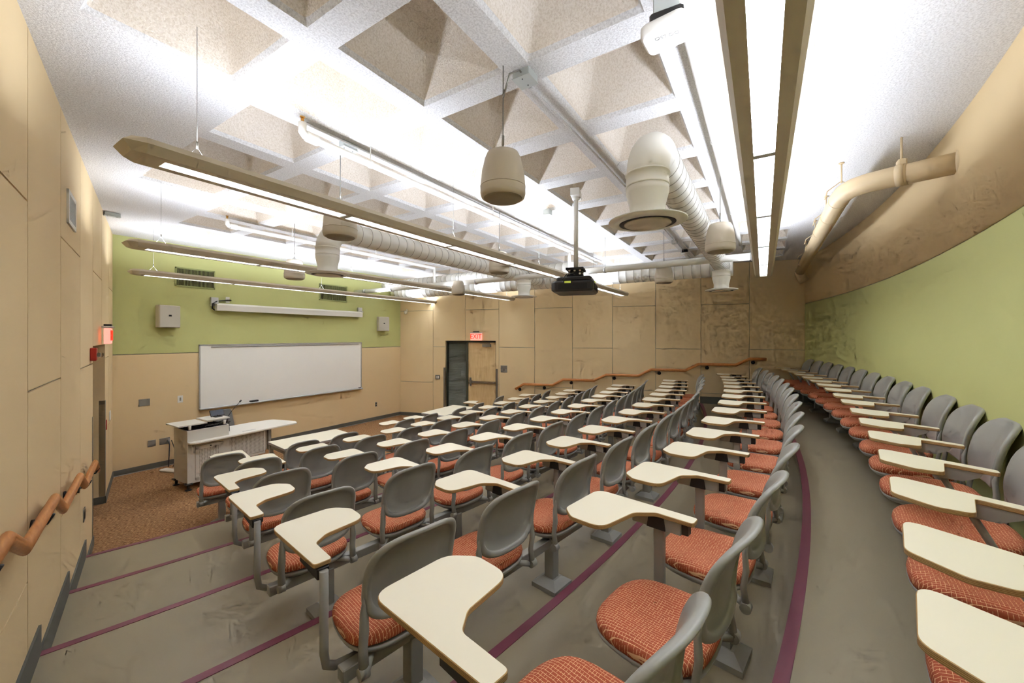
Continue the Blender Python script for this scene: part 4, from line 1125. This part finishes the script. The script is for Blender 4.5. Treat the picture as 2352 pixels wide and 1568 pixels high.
for rn, (tier, r, arms, lh) in ROWS.items():
    z = HZ[tier]; cs = []
    for i, a in enumerate(arms):
        left = lh and i == 0
        th = a+(.30/r*180/PI if left else -(.20 if rn == 'A' else .30)/r*180/PI); cs.append(th)
        kind = 'left' if left else ('back' if rn == 'A' else 'right')
        if left: lb = 'chair with left-hand tablet at the aisle end of the %s' % RNAME[rn]
        elif i == len(arms)-1: lb = 'orange-seated tablet chair at the far wall end of the %s' % RNAME[rn]
        elif i == 0: lb = 'orange-seated tablet chair at the left aisle end of the %s' % RNAME[rn]
        else: lb = '%s orange-seated tablet chair from the left aisle in the %s' % (ORD[i], RNAME[rn])
        place(kind, r, th, z, lb, 'tablet chairs in the %s' % RNAME[rn])
    i = 0; k = 0
    while i < len(cs):
        grp = cs[i:i+3]; i += 3
        mid = sum(grp)/len(grp); half = (grp[-1]-grp[0])/2*r*PI/180+.27
        posts = [-half+.36, half-.36] if len(grp) > 1 else [0]
        which = ('at the left aisle end' if k == 0 else ('at the far wall end' if i >= len(cs) else '%s from the left aisle' % ORD[k]))
        beam(r-.0, mid, z, posts, 'grey steel seat beam with posts %s, %s' % (which, RNAME[rn]), 'seat beams of the %s' % RNAME[rn], half); k += 1
# front row on the carpet: fixed chairs and loose chairs at the two tables
FR = 'row on the carpet at the very front'
r = 17.95
lab = ['orange-seated tablet chair beside the teaching desk at the left aisle end of the front row', 'fixed tablet chair just right of the left front table', 'fixed tablet chair just left of the right front table', 'fixed tablet chair at the maple door end of the front row']
for kind, th, lb in (('right', -11.15, lab[0]), ('right', -2.9, lab[1]), ('right', -1.05, lab[2]), ('left', 6.75, lab[3])):
    place(kind, r, th, 0, lb, 'tablet chairs in the front row')
beam(r, -11.15, 0, [0], 'short grey seat post under the front chair beside the teaching desk', 'seat beams of the front row', .25)
beam(r, -1.97, 0, [-.2, .2], 'grey seat beam under the two front chairs between the tables', 'seat beams of the front row', .55)
beam(r, 6.75, 0, [0], 'short grey seat post under the front chair nearest the maple door', 'seat beams of the front row', .25)
for th, lb in ((-8.35, 'loose grey chair at the left half of the left front table'), (-6.5, 'loose grey chair at the right half of the left front table'), (1.35, 'loose grey chair at the left half of the right front table'), (3.4, 'loose grey chair at the right half of the right front table')):
    place('loose', 18.02, th, 0, lb, 'loose chairs at the front tables')

# ------------------------------------------------------------------ world, camera, view
w = bpy.data.worlds.new('world'); sc.world = w; w.use_nodes = True
w.node_tree.nodes['Background'].inputs[0].default_value = (.75, .78, .8, 1); w.node_tree.nodes['Background'].inputs[1].default_value = .5
cam = bpy.data.cameras.new('camera'); co = bpy.data.objects.new('camera', cam); C.objects.link(co)
cam.sensor_width = 36; cam.lens = 36*905/2352; cam.shift_y = -12.6/2352; cam.clip_start = .02
co.location = (0, 0, 2.36); co.rotation_euler = (PI/2, 0, RAD(32.5-90))
sc.camera = co
sc.view_settings.view_transform = 'Standard'; sc.view_settings.look = 'None'; sc.view_settings.gamma = 1
sc.view_settings.exposure = 0.92
try: sc.view_settings.use_curve_mapping = False
except Exception: pass
sc.cycles.use_denoising = True
sc.cycles.max_bounces = 5; sc.cycles.diffuse_bounces = 4; sc.cycles.glossy_bounces = 2; sc.cycles.transmission_bounces = 4
sc.cycles.use_adaptive_sampling = True; sc.cycles.adaptive_threshold = .12; sc.cycles.adaptive_min_samples = 12
sc.cycles.caustics_reflective = False; sc.cycles.caustics_refractive = False
sc.cycles.sample_clamp_indirect = 6
